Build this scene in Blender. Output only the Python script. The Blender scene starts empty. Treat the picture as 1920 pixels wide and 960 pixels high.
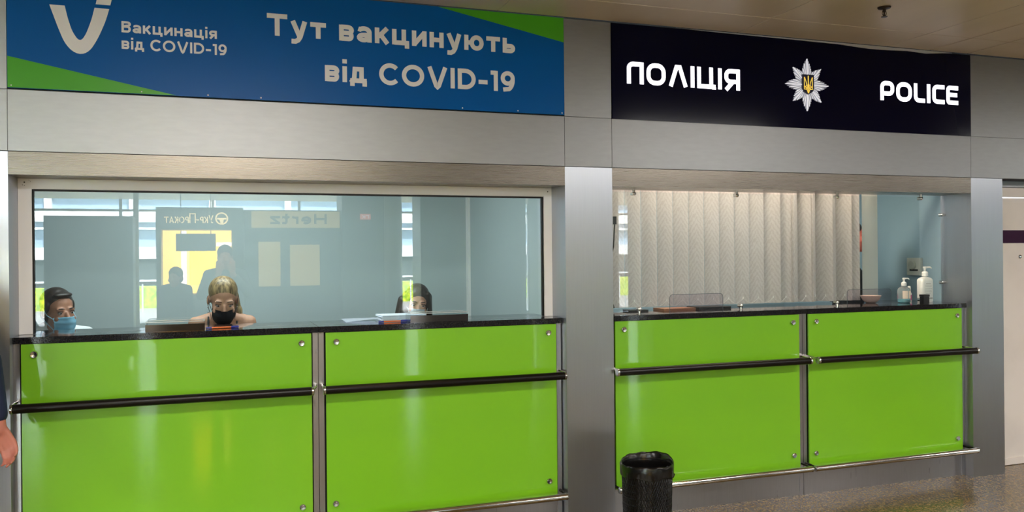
import bpy, bmesh, math, random
from mathutils import Vector, Matrix
random.seed(7)
C = bpy.context.scene
PI = math.pi
# ------------------------------------------------------------------ camera, world, lights, exposure
cam = bpy.data.objects.new('camera', bpy.data.cameras.new('camera'))
C.collection.objects.link(cam)
YAW, PITCH, ROLL = 0.340491, -0.000765, -0.009664
fw = Vector((math.sin(YAW) * math.cos(PITCH), math.cos(YAW) * math.cos(PITCH), math.sin(PITCH)))
rt = Vector((math.cos(YAW), -math.sin(YAW), 0)); up = rt.cross(fw)
r2 = math.cos(ROLL) * rt + math.sin(ROLL) * up
u2 = -math.sin(ROLL) * rt + math.cos(ROLL) * up
M = Matrix.Identity(4)
for i in range(3):
    M[i][0] = r2[i]; M[i][1] = u2[i]; M[i][2] = -fw[i]
M.translation = (0, -4.457, 1.55)
cam.matrix_world = M
cam.data.sensor_width = 36; cam.data.lens = 30.0
cam.data.clip_start = 0.03; cam.data.clip_end = 300
C.camera = cam

vs = C.view_settings
vs.view_transform = 'Standard'; vs.look = 'None'; vs.gamma = 1; vs.use_curve_mapping = False
vs.exposure = 0.85
C.display_settings.display_device = 'sRGB'
C.cycles.use_denoising = True
C.cycles.max_bounces = 8; C.cycles.transparent_max_bounces = 24
C.cycles.sample_clamp_indirect = 6

w = bpy.data.worlds.new('sky'); C.world = w; w.use_nodes = True
bg = w.node_tree.nodes['Background']
bg.inputs[0].default_value = (0.78, 0.89, 1.0, 1); bg.inputs[1].default_value = 6.0

def light(name, kind, loc, energy, color=(1, 1, 1), size=1, size_y=None, rot=(0, 0, 0), spot=None, blend=.5):
    l = bpy.data.lights.new(name, kind); l.energy = energy; l.color = color
    if kind == 'AREA':
        l.shape = 'RECTANGLE' if size_y else 'SQUARE'; l.size = size
        if size_y: l.size_y = size_y
    elif kind == 'SPOT':
        l.shadow_soft_size = size; l.spot_size = spot; l.spot_blend = blend
    elif kind == 'POINT':
        l.shadow_soft_size = size
    o = bpy.data.objects.new(name, l); C.collection.objects.link(o)
    o.location = loc; o.rotation_euler = rot
    return o
sun = light('sun', 'SUN', (0, 10, 20), 20.0, (1, .96, .9)); sun.data.angle = 0.01
sun.rotation_euler = Vector((-.25, -.75, -.75)).to_track_quat('-Z', 'Y').to_euler()
# daylight enters through the glazed hall front
for px, pw in ((-9.5, 9), (0, 9.5), (9.5, 9), (19, 9)):
    pl = light('window_portal', 'AREA', (px, -15.9, 1.5), 1, size=pw, size_y=2.7, rot=(PI / 2, 0, 0))
    pl.data.cycles.is_portal = True
# unseen ceiling lights added in the hall to brighten the counter front
HALL_FILL = [(-4.5, -3.6), (0.2, -3.6), (4.9, -3.6), (9.6, -3.6), (-4.5, -7.2), (0.2, -7.2), (4.9, -7.2), (9.6, -7.2)]
for x, y in HALL_FILL:
    light('hall_fill_light', 'AREA', (x, y, 2.85), 62 if y > -5 else 50, (1, .965, .925), 1.7, .5)
# warm downlights over the counters
DOWNLIGHTS = [(1.22, -.95), (4.1, -.95), (-.15, -1.9)]
for x, y in DOWNLIGHTS:
    light('downlight_light', 'SPOT', (x, y, 2.86), 10, (1, .66, .32), .05, spot=2.0, blend=.8)
# unseen fill lights added to both rooms; the warm one lights the blind
light('office_fill_light', 'AREA', (0.1, .62, 2.56), 25, (.93, 1, 1), 1.6, .6)
light('police_room_fill_light', 'AREA', (3.2, 1.5, 2.52), 14, (1, .97, .92), 1.0, .5)
light('police_room_warm_light', 'AREA', (3.45, .37, 2.3), 19, (1, .82, .65), 2.0, .12)

# ------------------------------------------------------------------ helpers
def srgb(r, g, b):
    f = lambda c: (c / 255 / 12.92) if c / 255 <= .04045 else ((c / 255 + .055) / 1.055) ** 2.4
    return (f(r), f(g), f(b), 1)
def mat(name, col, rough=.5, metal=0, spec=.5, emit=None, es=0, coat=0):
    m = bpy.data.materials.new(name); m.use_nodes = True
    p = m.node_tree.nodes['Principled BSDF']
    p.inputs['Base Color'].default_value = col; p.inputs['Roughness'].default_value = rough
    p.inputs['Metallic'].default_value = metal; p.inputs['Specular IOR Level'].default_value = spec
    p.inputs['Coat Weight'].default_value = coat; p.inputs['Coat Roughness'].default_value = .03
    if emit:
        p.inputs['Emission Color'].default_value = emit; p.inputs['Emission Strength'].default_value = es
    return m
def nodes(m): return m.node_tree.nodes, m.node_tree.links, m.node_tree.nodes['Principled BSDF']
def noise_col(m, c1, c2, scale, vec=(1, 1, 1), detail=3, lo=.35, hi=.65, tex='noise', rough=None):
    n, l, p = nodes(m)
    tc = n.new('ShaderNodeTexCoord'); mp = n.new('ShaderNodeMapping'); mp.inputs['Scale'].default_value = vec
    if tex == 'noise':
        t = n.new('ShaderNodeTexNoise'); t.inputs['Scale'].default_value = scale; t.inputs['Detail'].default_value = detail; out = t.outputs['Fac']
    else:
        t = n.new('ShaderNodeTexVoronoi'); t.inputs['Scale'].default_value = scale; out = t.outputs['Color']
    cr = n.new('ShaderNodeValToRGB')
    cr.color_ramp.elements[0].position = lo; cr.color_ramp.elements[0].color = c1
    cr.color_ramp.elements[1].position = hi; cr.color_ramp.elements[1].color = c2
    l.new(tc.outputs['Object'], mp.inputs[0]); l.new(mp.outputs[0], t.inputs['Vector']); l.new(out, cr.inputs[0])
    l.new(cr.outputs[0], p.inputs['Base Color'])
    if rough:
        mr = n.new('ShaderNodeMapRange'); mr.inputs['To Min'].default_value = rough[0]; mr.inputs['To Max'].default_value = rough[1]
        l.new(out, mr.inputs['Value']); l.new(mr.outputs[0], p.inputs['Roughness'])
    return m
def brushed(name, c1, c2, rough, vec, aniso=.6, rot=0.0):
    m = mat(name, c1, rough, 1)
    noise_col(m, c1, c2, 6, vec, 4, .3, .7, rough=(rough - .02, rough + .03))
    n, l, p = nodes(m)
    p.inputs['Anisotropic'].default_value = aniso; p.inputs['Anisotropic Rotation'].default_value = rot
    tg = n.new('ShaderNodeTangent'); tg.direction_type = 'RADIAL'; tg.axis = 'Z'
    l.new(tg.outputs[0], p.inputs['Tangent'])
    return m
def glass_mat(name, tint, k, ior=1.5, haze=0):
    """thin architectural glass: transmits straight through, mirrors by Fresnel on its outward face"""
    m = bpy.data.materials.new(name); m.use_nodes = True
    n = m.node_tree.nodes; l = m.node_tree.links; n.clear()
    o = n.new('ShaderNodeOutputMaterial'); tr = n.new('ShaderNodeBsdfTransparent'); tr.inputs[0].default_value = tint
    gl = n.new('ShaderNodeBsdfGlossy'); gl.inputs['Roughness'].default_value = 0.0
    fr = n.new('ShaderNodeFresnel'); fr.inputs[0].default_value = ior
    ge = n.new('ShaderNodeNewGeometry')
    inv = n.new('ShaderNodeMath'); inv.operation = 'SUBTRACT'; inv.inputs[0].default_value = k
    mulb = n.new('ShaderNodeMath'); mulb.operation = 'MULTIPLY'; mulb.inputs[1].default_value = k
    l.new(ge.outputs['Backfacing'], mulb.inputs[0]); l.new(mulb.outputs[0], inv.inputs[1])
    mu = n.new('ShaderNodeMath'); mu.operation = 'MULTIPLY'; mu.use_clamp = True
    l.new(fr.outputs[0], mu.inputs[0]); l.new(inv.outputs[0], mu.inputs[1])
    mx = n.new('ShaderNodeMixShader'); l.new(mu.outputs[0], mx.inputs[0]); l.new(tr.outputs[0], mx.inputs[1]); l.new(gl.outputs[0], mx.inputs[2])
    l.new(mx.outputs[0], o.inputs[0])
    return m

def mesh_obj(name, me, m, parent=None, smooth=False):
    o = bpy.data.objects.new(name, me); C.collection.objects.link(o)
    if m is not None:
        me.materials.clear(); me.materials.append(m)
    if smooth:
        for p in me.polygons: p.use_smooth = True
    if parent is not None:
        o.parent = parent; o.matrix_parent_inverse = parent.matrix_basis.inverted()
    return o
def obj(name, bm, m, parent=None, smooth=False, bevel=0, seg=2, auto=None):
    if bevel:
        es = [e for e in bm.edges if len(e.link_faces) == 2 and e.calc_face_angle(0) > .6]
        bmesh.ops.bevel(bm, geom=es, offset=bevel, segments=seg, profile=.5, affect='EDGES', clamp_overlap=True)
    bmesh.ops.recalc_face_normals(bm, faces=bm.faces)
    me = bpy.data.meshes.new(name); bm.to_mesh(me); bm.free()
    if auto:
        for p in me.polygons: p.use_smooth = True
        bm2 = bmesh.new(); bm2.from_mesh(me)
        for e in bm2.edges:
            if len(e.link_faces) == 2 and e.calc_face_angle(0) > auto: e.smooth = False
        bm2.to_mesh(me); bm2.free()
        smooth = False
    return mesh_obj(name, me, m, parent, smooth)
def BM(): return bmesh.new()
def box(bm, x0, x1, y0, y1, z0, z1):
    v = [bm.verts.new((x, y, z)) for z in (z0, z1) for x, y in ((x0, y0), (x1, y0), (x1, y1), (x0, y1))]
    for f in ((3, 2, 1, 0), (4, 5, 6, 7), (0, 1, 5, 4), (1, 2, 6, 5), (2, 3, 7, 6), (3, 0, 4, 7)):
        bm.faces.new([v[i] for i in f])
    return bm
def bx(*a): return box(BM(), *a)
def frame_of(d):
    d = d.normalized(); a = Vector((0, 0, 1)) if abs(d.z) < .9 else Vector((1, 0, 0))
    s = d.cross(a).normalized(); return s, s.cross(d).normalized()
def tube(bm, pts, r, n=12, caps=True):
    pts = [Vector(p) for p in pts]; rings = []
    rs = r if isinstance(r, (list, tuple)) else [r] * len(pts)
    s = None
    for i, p in enumerate(pts):
        d = (pts[min(i + 1, len(pts) - 1)] - pts[max(i - 1, 0)]).normalized()
        if s is None: s, t = frame_of(d)
        else:
            s = (s - d * s.dot(d)).normalized()
        t = s.cross(d).normalized()
        rings.append([bm.verts.new(p + (s * math.cos(a) + t * math.sin(a)) * rs[i]) for a in (2 * PI * k / n for k in range(n))])
    for a, b in zip(rings, rings[1:]):
        for k in range(n): bm.faces.new((a[k], a[(k + 1) % n], b[(k + 1) % n], b[k]))
    if caps:
        bm.faces.new(list(reversed(rings[0]))); bm.faces.new(rings[-1])
    return bm
def lathe(bm, prof, c=(0, 0, 0), n=24, axis='Z', sx=1, sy=1):
    c = Vector(c); rings = []
    for r, h in prof:
        ring = []
        for k in range(n):
            a = 2 * PI * k / n
            q = (r * math.cos(a) * sx, r * math.sin(a) * sy, h)
            if axis == 'Y': q = (q[0], q[2], q[1])
            if axis == 'X': q = (q[2], q[0], q[1])
            ring.append(bm.verts.new(c + Vector(q)))
        rings.append(ring)
    for a, b in zip(rings, rings[1:]):
        for k in range(n): bm.faces.new((a[k], a[(k + 1) % n], b[(k + 1) % n], b[k]))
    bm.faces.new(rings[0]); bm.faces.new(rings[-1])
    return bm
def prism(bm, poly, y0, y1):
    """polygon in the XZ plane extruded along Y"""
    a = [bm.verts.new((x, y0, z)) for x, z in poly]; b = [bm.verts.new((x, y1, z)) for x, z in poly]
    n = len(poly); bm.faces.new(a); bm.faces.new(list(reversed(b)))
    for k in range(n): bm.faces.new((a[k], a[(k + 1) % n], b[(k + 1) % n], b[k]))
    return bm
def tag(o, label, cat, group=None):
    o['label'] = label; o['category'] = cat
    if group: o['group'] = group
    return o
def thing(name, label, cat, loc=(0, 0, 0), group=None, rotz=0):
    o = bpy.data.objects.new(name, None); C.collection.objects.link(o)
    o.empty_display_size = .05
    o.location = loc; o.rotation_euler = (0, 0, rotz); o.matrix_basis = Matrix.Translation(loc) @ Matrix.Rotation(rotz, 4, 'Z')
    return tag(o, label, cat, group)
def struct(name, bm, m, parent=None, bevel=0, label=None, **k):
    o = obj(name, bm, m, parent, bevel=bevel, **k)
    o['kind'] = 'structure'
    if label: o['label'] = label
    return o
def dup(root, loc, label=None):
    def cp(o, par):
        c = o.copy(); C.collection.objects.link(c)
        if par is not None: c.parent = par
        for ch in list(o.children): cp(ch, c)
        return c
    r = cp(root, None); r.location = loc
    if label: r['label'] = label
    return r

# ------------------------------------------------------------------ stroke lettering
def stroke_faces(bm, pts, w, y, closed=False):
    P = []
    for p in pts:
        if not P or (Vector(p) - P[-1]).length > w * .02: P.append(Vector(p))
    if closed and (P[0] - P[-1]).length < w * .02: P.pop()
    n = len(P)
    L, R = [], []
    for i in range(n):
        if closed:
            a = (P[i] - P[i - 1]).normalized(); b = (P[(i + 1) % n] - P[i]).normalized()
        else:
            a = (P[i] - P[i - 1]).normalized() if i else (P[1] - P[0]).normalized()
            b = (P[i + 1] - P[i]).normalized() if i < n - 1 else a
        na = Vector((-a.y, a.x)); nb = Vector((-b.y, b.x)); m = (na + nb)
        m = na if m.length < 1e-4 else m.normalized()
        k = w / 2 / max(.45, m.dot(na))
        L.append(P[i] + m * k); R.append(P[i] - m * k)
    vl = [bm.verts.new((p.x, y, p.y)) for p in L]; vr = [bm.verts.new((p.x, y, p.y)) for p in R]
    for i in range(n if closed else n - 1):
        j = (i + 1) % n
        bm.faces.new((vl[i], vr[i], vr[j], vl[j]))
def arc(cx, cy, rx, ry, a0, a1, n=14):
    return [(cx + rx * math.cos(math.radians(a0 + (a1 - a0) * k / n)), cy + ry * math.sin(math.radians(a0 + (a1 - a0) * k / n))) for k in range(n + 1)]
def rrect(x0, y0, x1, y1, r, start=None):
    return arc(x1 - r, y1 - r, r, r, 0, 90, 5) + arc(x0 + r, y1 - r, r, r, 90, 180, 5) + arc(x0 + r, y0 + r, r, r, 180, 270, 5) + arc(x1 - r, y0 + r, r, r, 270, 360, 5)
def glyph(ch, w):
    """(width, [(points, closed)]) for a cap height of 1 with stroke width w"""
    h = w / 2; X = .745; o = lambda p: (p, False); c = lambda p: (p, True)
    V = lambda x, a, b: o([(x, a), (x, b)]); H = lambda y, a, b: o([(a, y), (b, y)])
    G = {
        'Т': (.78, [H(1 - h, 0, .78), V(.39, 0, 1 - h)]),
        'у': (.66, [o([(h * .95, X), (.36, .02)]), o([(.66 - h * .95, X), (.38, .02), (.30, -.13), (.19, -.2), (.04, -.2 + .005)])]),
        'т': (.62, [H(X - h, 0, .62), V(.31, 0, X - h)]),
        'в': (.60, [V(h, 0, X), o([(h, X - h), (.36, X - h)] + arc(.36, X * .5 + (X / 2 - h) / 2 + .0, .15, (X / 2 - h) / 2, 90, -90, 8) + [(h, X / 2)]),
                    o([(h, X / 2), (.40, X / 2)] + arc(.40, (X / 2 + h) / 2, .60 - .40 - h, (X / 2 - h) / 2, 90, -90, 8) + [(h, h)])]),
        'а': (.62, [o([(.07, X - .12)] + arc(.30, X - .27, .32 - h, .27 - h, 135, 0, 8) + [(.62 - h, 0)]),
                    c(arc(.28, .22, .28 - h, .22 - h, 0, 350, 16)), o([(.62 - h, .36), (.28, .44 - h)])]),
        'к': (.60, [V(h, 0, X), o([(h, .33), (.20, .36), (.52, X)]), o([(.26, .40), (.53, 0)])]),
        'ц': (.72, [V(h, 0, X), V(.60 - h, 0, X), H(h, h, .72), V(.72 - h * .9, -.16, h)]),
        'и': (.64, [V(h, 0, X), V(.64 - h, 0, X), o([(h * 1.2, .1), (.64 - h * 1.2, X - .1)])]),
        'н': (.62, [V(h, 0, X), V(.62 - h, 0, X), H(X / 2, h, .62 - h)]),
        'ю': (.88, [V(h, 0, X), H(X / 2, h, .34), c(arc(.56, X / 2, .32 - h, X / 2 - h, 0, 350, 20))]),
        'ь': (.58, [V(h, 0, X), o([(h, .45 - h), (.36, .45 - h)] + arc(.36, .225, .58 - .36 - h, .225 - h, 90, -90, 8) + [(h, h)])]),
        'і': (w, [V(h, 0, X), V(h, X + .13, X + .13 + w)]),
        'д': (.70, [o([(.03, 0 - .0), (.17, .2), (.20, X - h), (.56 - h + .02, X - h)]), V(.58 - h, 0, X), H(h, 0, .70), V(h * .9, -.16, h), V(.70 - h * .9, -.16, h)]),
        'я': (.60, [V(.60 - h, 0, X), o([(.60 - h, X - h), (.26, X - h)] + arc(.26, X - h - (X * .5 - h) / 2 - .02, .26 - h, (X * .5 - h) / 2 + .02, 90, 270, 8) + [(.60 - h, X * .5 - .04)]), o([(.34, X * .44), (.08, 0)])]),
        'В': (.68, [V(h, 0, 1), o([(h, 1 - h), (.40, 1 - h)] + arc(.40, .76, .20, .24 - h, 90, -90, 8) + [(h, .52)]), o([(h, .52), (.43, .52)] + arc(.43, (.52 + h) / 2, .68 - .43 - h, (.52 - h) / 2, 90, -90, 8) + [(h, h)])]),
        'C': (.86, [o(arc(.48, .5, .48 - h, .52 - h, 42, 318, 26))]),
        'O': (1.0, [c(arc(.5, .5, .5 - h, .52 - h, 0, 350, 32))]),
        'О': (1.0, [c(arc(.5, .5, .5 - h, .52 - h, 0, 350, 32))]),
        'V': (.92, [o([(h, 1), (.40, .08), (.46, .02), (.52, .08), (.92 - h, 1)])]),
        'I': (w, [V(h, 0, 1)]),
        'D': (.84, [V(h, 0, 1), o([(h, 1 - h), (.36, 1 - h)] + arc(.36, .5, .84 - .36 - h, .5 - h, 90, -90, 16) + [(h, h)])]),
        '-': (.42, [H(.40, 0, .42)]),
        '1': (.36, [V(.36 - h, 0, 1), o([(.36 - h, 1 - h), (.02, 1 - h)])]),
        '9': (.68, [c(arc(.34, .66, .34 - h, .36 - h, 0, 350, 22)), o(arc(.30, .60, .38 - h, .60 - h, 0, -70, 12) + [(.12, .09)])]),
        'У': (.74, [o([(h, 1), (.40, .32)]), o([(.74 - h, 1), (.34, .10), (.22, h), (.06, h)])]),
        'К': (.70, [V(h, 0, 1), o([(h, .47), (.25, .5), (.62, 1)]), o([(.28, .52), (.63, 0)])]),
        'Р': (.66, [V(h, 0, 1), o([(h, 1 - h), (.40, 1 - h)] + arc(.40, .70, .66 - .40 - h, .30 - h, 90, -90, 8) + [(h, .40 + h)])]),
        'П': (.76, [V(h, 0, 1), V(.76 - h, 0, 1), H(1 - h, 0, .76)]),
        'А': (.84, [o([(h, 0), (.42, .97), (.84 - h, 0)]), H(.30, .18, .66)]),
        'Г': (.58, [V(h, 0, 1), H(1 - h, 0, .58)]),
        'H': (.78, [V(h, 0, 1), V(.78 - h, 0, 1), H(.5, h, .78 - h)]),
        'e': (.62, [o([(h, .36), (.62 - h, .36)] + arc(.31, .37, .31 - h, .37 - h, 0, 310, 18))]),
        'r': (.40, [V(h, 0, X), o(arc(.36, X - .28, .36 - h, .28 - h, 180, 85, 8))]),
        't': (.42, [V(.18, .12, 1), o([(.18, .14), (.24, h), (.42, h)]), H(X - h, 0, .42)]),
        'z': (.56, [H(X - h, 0, .56), o([(.50, X - h), (.07, h)]), H(h, 0, .56)]),
    }
    return G[ch]
def techno(ch, w):
    h = w / 2; o = lambda p: (p, False); r = .20
    V = lambda x, a, b: o([(x, a), (x, b)])
    W = .80
    G = {
        'П': (W, [o([(h, 0), (h, 1 - r - h)] + arc(h + r, 1 - h - r, r, r, 180, 90, 5) + [(W - h, 1 - h)]), V(W - h, 0, 1)]),
        'О': (.92, [(rrect(h, h, .92 - h, 1 - h, .30), True)]), 'O': (.92, [(rrect(h, h, .92 - h, 1 - h, .30), True)]),
        'Л': (.96, [o([(h * 1.15, 0), (.40, 1 - h), (.56, 1 - h), (.96 - h * 1.15, 0)])]),
        'І': (w, [V(h, 0, 1)]), 'I': (w, [V(h, 0, 1)]),
        'Ц': (.92, [o([(h, 1), (h, h), (.92, h)]), V(W - h, 0, 1), V(.92 - h * .8, -.03, h)]),
        'Я': (W, [V(W - h, 0, 1), o([(W - h, 1 - h), (h + r, 1 - h)] + arc(h + r, 1 - h - r, r, r, 90, 180, 5) + [(h, .62)] + arc(h + r, .60, r, r, 180, 270, 5) + [(W - h, .40)]), o([(.42, .38), (.08, 0)])]),
        'P': (W, [o([(h, 0), (h, 1 - r - h)] + arc(h + r, 1 - h - r, r, r, 180, 90, 5) + [(W - h - r, 1 - h)] + arc(W - h - r, 1 - h - r, r, r, 90, 0, 5) + arc(W - h - r, .36 + r, r, r, 0, -90, 5) + [(h, .36)])]),
        'L': (.66, [o([(h, 1), (h, h + r)] + arc(h + r, h + r, r, r, 180, 270, 5) + [(.66, h)])]),
        'C': (.74, [o([(.74, 1 - h), (h + r, 1 - h)] + arc(h + r, 1 - h - r, r, r, 90, 180, 5) + arc(h + r, h + r, r, r, 180, 270, 5) + [(.74, h)])]),
        'E': (.72, [o([(.72, 1 - h), (h + .1, 1 - h)] + arc(h + .1, 1 - h - .1, .1, .1, 90, 180, 5) + arc(h + .1, h + .1, .1, .1, 180, 270, 5) + [(.72, h)]), o([(h, .52), (.66, .52)])]),
    }
    return G[ch]
def lettering(name, text, x0, x1, z0, cap, y, m, parent, w=.19, gap=.13, space=.36, font=glyph, ycb=1, flip=False, scales=None):
    """one line of writing fitted between x0 and x1, baseline z0, cap height cap"""
    pen = 0; items = []; word = 0
    for i, ch in enumerate(text):
        if ch == ' ': pen += space; word += 1; continue
        s = scales[i] if scales else 1
        wd, st = font(ch, w / s if scales else w); items.append((pen, st, s, word)); pen += wd * s + gap
    tot = pen - gap; sx = (x1 - x0) / tot
    for wi in range(word + 1):
        bm = BM()
        for pn, st, s, wd_ in items:
            if wd_ != wi: continue
            for m_, (pts, cl) in enumerate(st):
                q = [((pn + a * s) * sx, b * s * cap) for a, b in pts]
                # keep the stroke width even although x and z scale differently
                stroke_faces(bm, q, w * (abs(sx) + cap) / 2, -.00012 * m_ * ycb, cl)
        for v in bm.verts:
            v.co = Vector((x0 + v.co.x, y + v.co.y, z0 + v.co.z))
        r = bmesh.ops.extrude_face_region(bm, geom=bm.faces[:])
        for v in [g for g in r['geom'] if isinstance(g, bmesh.types.BMVert)]: v.co.y += .0012 * ycb
        obj(name, bm, m, parent)

# ------------------------------------------------------------------ materials
m_col = brushed('brushed_steel_upright', srgb(186, 189, 197), srgb(182, 185, 193), .35, (30, 30, .5), .85, 0)
m_lint = brushed('brushed_steel_beam', srgb(126, 119, 110), srgb(123, 116, 107), .27, (.5, 60, 60), .35, 0)
m_frz = brushed('satin_steel_frieze', srgb(152, 152, 153), srgb(148, 148, 149), .42, (2, 8, 8), .3, 0)
m_post = brushed('steel_post', srgb(176, 174, 176), srgb(171, 169, 171), .28, (30, 30, 1), .5, .25)
m_chrome = mat('polished_steel', srgb(215, 212, 208), .12, 1)
m_steelcap = brushed('turned_steel', srgb(205, 205, 205), srgb(180, 180, 180), .2, (8, 8, 8), .5)
m_gap = mat('dark_joint', srgb(28, 27, 26), .7)
m_green = mat('green_backpainted_glass', srgb(112, 184, 16), .35, coat=1)
noise_col(m_green, srgb(127, 197, 26), srgb(123, 194, 24), 1.5)
m_gedge = mat('green_glass_edge', srgb(150, 195, 110), .2)
m_black = mat('black_rail_coating', srgb(16, 12, 10), .3, spec=.28)
m_granite = mat('black_polished_stone', srgb(30, 29, 31), .07)
noise_col(m_granite, srgb(22, 21, 23), srgb(40, 38, 40), 220, lo=.4, hi=.62)
m_frame = mat('white_aluminium_frame', srgb(250, 249, 248), .35)
m_gasket = mat('black_rubber_gasket', srgb(10, 10, 12), .6)
m_glassL = glass_mat('counter_window_glass', (.90, .95, .95, 1), 3.1)
m_glassR = glass_mat('screen_glass', (.95, .98, .98, 1), 1.9)
m_acry = glass_mat('clear_acrylic', (.93, .95, .96, 1), 2.0)
m_acryP = glass_mat('clear_acrylic_shield', (.93, .90, .93, 1), 1.6)
m_acrE = mat('acrylic_edge', srgb(95, 108, 114), .15)
m_blue = mat('blue_sign_print', srgb(0, 88, 163), .3, spec=.15)
m_signG = mat('green_sign_print', srgb(74, 165, 34), .28, spec=.3)
m_signW = mat('white_sign_print', srgb(232, 230, 232), .35, coat=.2)
m_navy = mat('navy_sign_face', srgb(3, 4, 32), .13, spec=.12)
m_lit = mat('backlit_white_letter', (.9, .9, .95, 1), .4, emit=(.93, .90, 1.0, 1), es=.95)
m_silver = mat('silver_ray', srgb(236, 236, 240), .3, .3, emit=(.9, .9, 1, 1), es=.28)
m_silverD = mat('grey_ray', srgb(150, 152, 160), .35, .3, emit=(.9, .9, 1, 1), es=.12)
m_gold = mat('gold_trident', srgb(240, 205, 70), .3, .2, emit=(1, .75, .15, 1), es=.25)
m_shield = mat('dark_blue_shield', srgb(18, 26, 66), .3)
m_ceil = mat('beige_metal_ceiling', srgb(215, 203, 186), .4, .1)
noise_col(m_ceil, srgb(236, 223, 204), srgb(227, 214, 194), 3, (1, .3, 1))
m_bronze = mat('dark_bronze', srgb(70, 60, 50), .35, .8)
m_ceilJ = mat('ceiling_joint', srgb(40, 34, 28), .7)
m_floor = mat('brown_granite_floor', srgb(120, 100, 75), .16)
m_wallI = mat('office_wall_paint', srgb(178, 190, 190), .6)
m_wallP = mat('police_room_wall_paint', srgb(150, 178, 190), .6)
m_wallW = mat('white_wall_panel', srgb(226, 218, 212), .5)
noise_col(m_wallW, srgb(228, 220, 214), srgb(205, 197, 190), 2.2, (1, 1, 1), 6, .45, .85)
m_pur = mat('purple_stripe', srgb(52, 16, 52), .5, spec=.15)
m_white = mat('white_plastic', srgb(235, 234, 230), .35)
m_dark = mat('black_plastic', srgb(14, 14, 15), .4)
m_hallD = mat('hall_grey_cladding', srgb(96, 106, 110), .5)
m_hallP = mat('hall_pillar_grey', srgb(112, 122, 124), .4, .2)
m_roomF = mat('office_floor', srgb(110, 108, 104), .5)

# granite floor: speckled with thin tile joints
def build_floor_mat(m):
    n, l, p = nodes(m)
    tc = n.new('ShaderNodeTexCoord')
    v1 = n.new('ShaderNodeTexVoronoi'); v1.inputs['Scale'].default_value = 115
    v2 = n.new('ShaderNodeTexNoise'); v2.inputs['Scale'].default_value = 60; v2.inputs['Detail'].default_value = 6
    cr = n.new('ShaderNodeValToRGB'); e = cr.color_ramp.elements
    e[0].position = .15; e[0].color = srgb(48, 36, 20); e[1].position = .9; e[1].color = srgb(168, 143, 100)
    k = e.new(.5); k.color = srgb(106, 86, 55)
    ad = n.new('ShaderNodeMath'); ad.operation = 'ADD'; hf = n.new('ShaderNodeMath'); hf.operation = 'MULTIPLY'; hf.inputs[1].default_value = .5
    sp = n.new('ShaderNodeSeparateColor')
    l.new(tc.outputs['Object'], v1.inputs['Vector']); l.new(tc.outputs['Object'], v2.inputs['Vector'])
    l.new(v1.outputs['Color'], sp.inputs[0]); l.new(sp.outputs[0], ad.inputs[0]); l.new(v2.outputs['Fac'], ad.inputs[1])
    l.new(ad.outputs[0], hf.inputs[0]); l.new(hf.outputs[0], cr.inputs[0])
    br = n.new('ShaderNodeTexBrick'); br.offset = 0; br.inputs['Scale'].default_value = 1
    br.inputs['Brick Width'].default_value = .9; br.inputs['Row Height'].default_value = .9; br.inputs['Mortar Size'].default_value = .003
    br.inputs['Color1'].default_value = (1, 1, 1, 1); br.inputs['Color2'].default_value = (.93, .93, .93, 1); br.inputs['Mortar'].default_value = (.55, .52, .5, 1)
    mp = n.new('ShaderNodeMapping'); mp.inputs['Location'].default_value = (0, .4, 0)
    l.new(tc.outputs['Object'], mp.inputs[0]); l.new(mp.outputs[0], br.inputs['Vector'])
    mx = n.new('ShaderNodeMix'); mx.data_type = 'RGBA'; mx.blend_type = 'MULTIPLY'; mx.inputs[0].default_value = 1
    l.new(cr.outputs[0], mx.inputs[6]); l.new(br.outputs[0], mx.inputs[7]); l.new(mx.outputs[2], p.inputs['Base Color'])
build_floor_mat(m_floor)

# ------------------------------------------------------------------ large structure
CZ = 2.895                                   # ceiling height
XA, XB0, XB1, XC0, XC1 = -.868, 1.902, 2.198, 4.918, 5.204
struct('floor', bx(-14, 24, -16.2, .62, -.12, 0), m_floor)
struct('floor_2', bx(-2.2, 5.4, .62, 2.6, -.12, 0), m_roomF)
# ceiling: dark void behind separate metal panels with joints
ce = struct('ceiling', bx(-14, 24, -16.2, 2.7, CZ + .02, CZ + .25), m_ceilJ)
xs = [-14, -11, -8, -5, -2.2, -.75, .43, 1.505, 3.046, 4.197, 4.551, 4.878, 6.05, 8, 10, 12, 15, 18, 21, 24]
ys = [-.012, -.345, -1.75, -3.15, -4.55, -5.95, -7.35, -9.2, -11.4, -13.6, -16.1]
for j in range(len(ys) - 1):
    for i in range(len(xs) - 1):
        g = .004 if xs[i] not in (4.551, 4.878) else .009
        if xs[i] in (4.197, 4.551, 4.878) and j == 0 or xs[i] in (4.551,) and j == 1:
            yb, ya = ys[j + 1] + .0, ys[j]
        x0, x1 = xs[i] + g, xs[i + 1] - .003
        if x1 - x0 < .02: continue
        struct('panel', bx(x0, x1, ys[j + 1] + .003, ys[j] - .003, CZ, CZ + .02), m_ceil, ce, bevel=.003, seg=1)

m_bead = mat('pale_joint_bead', srgb(235, 224, 208), .5)
for a in ((1.0, 4.19, -.347, -.343), (1.505, 1.509, -1.7, -.02), (3.046, 3.05, -1.7, -.02), (4.197, 4.203, -1.7, -.02)):
    struct('joint_bead', bx(*a, CZ - .0015, CZ + .01), m_bead, ce)

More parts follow.
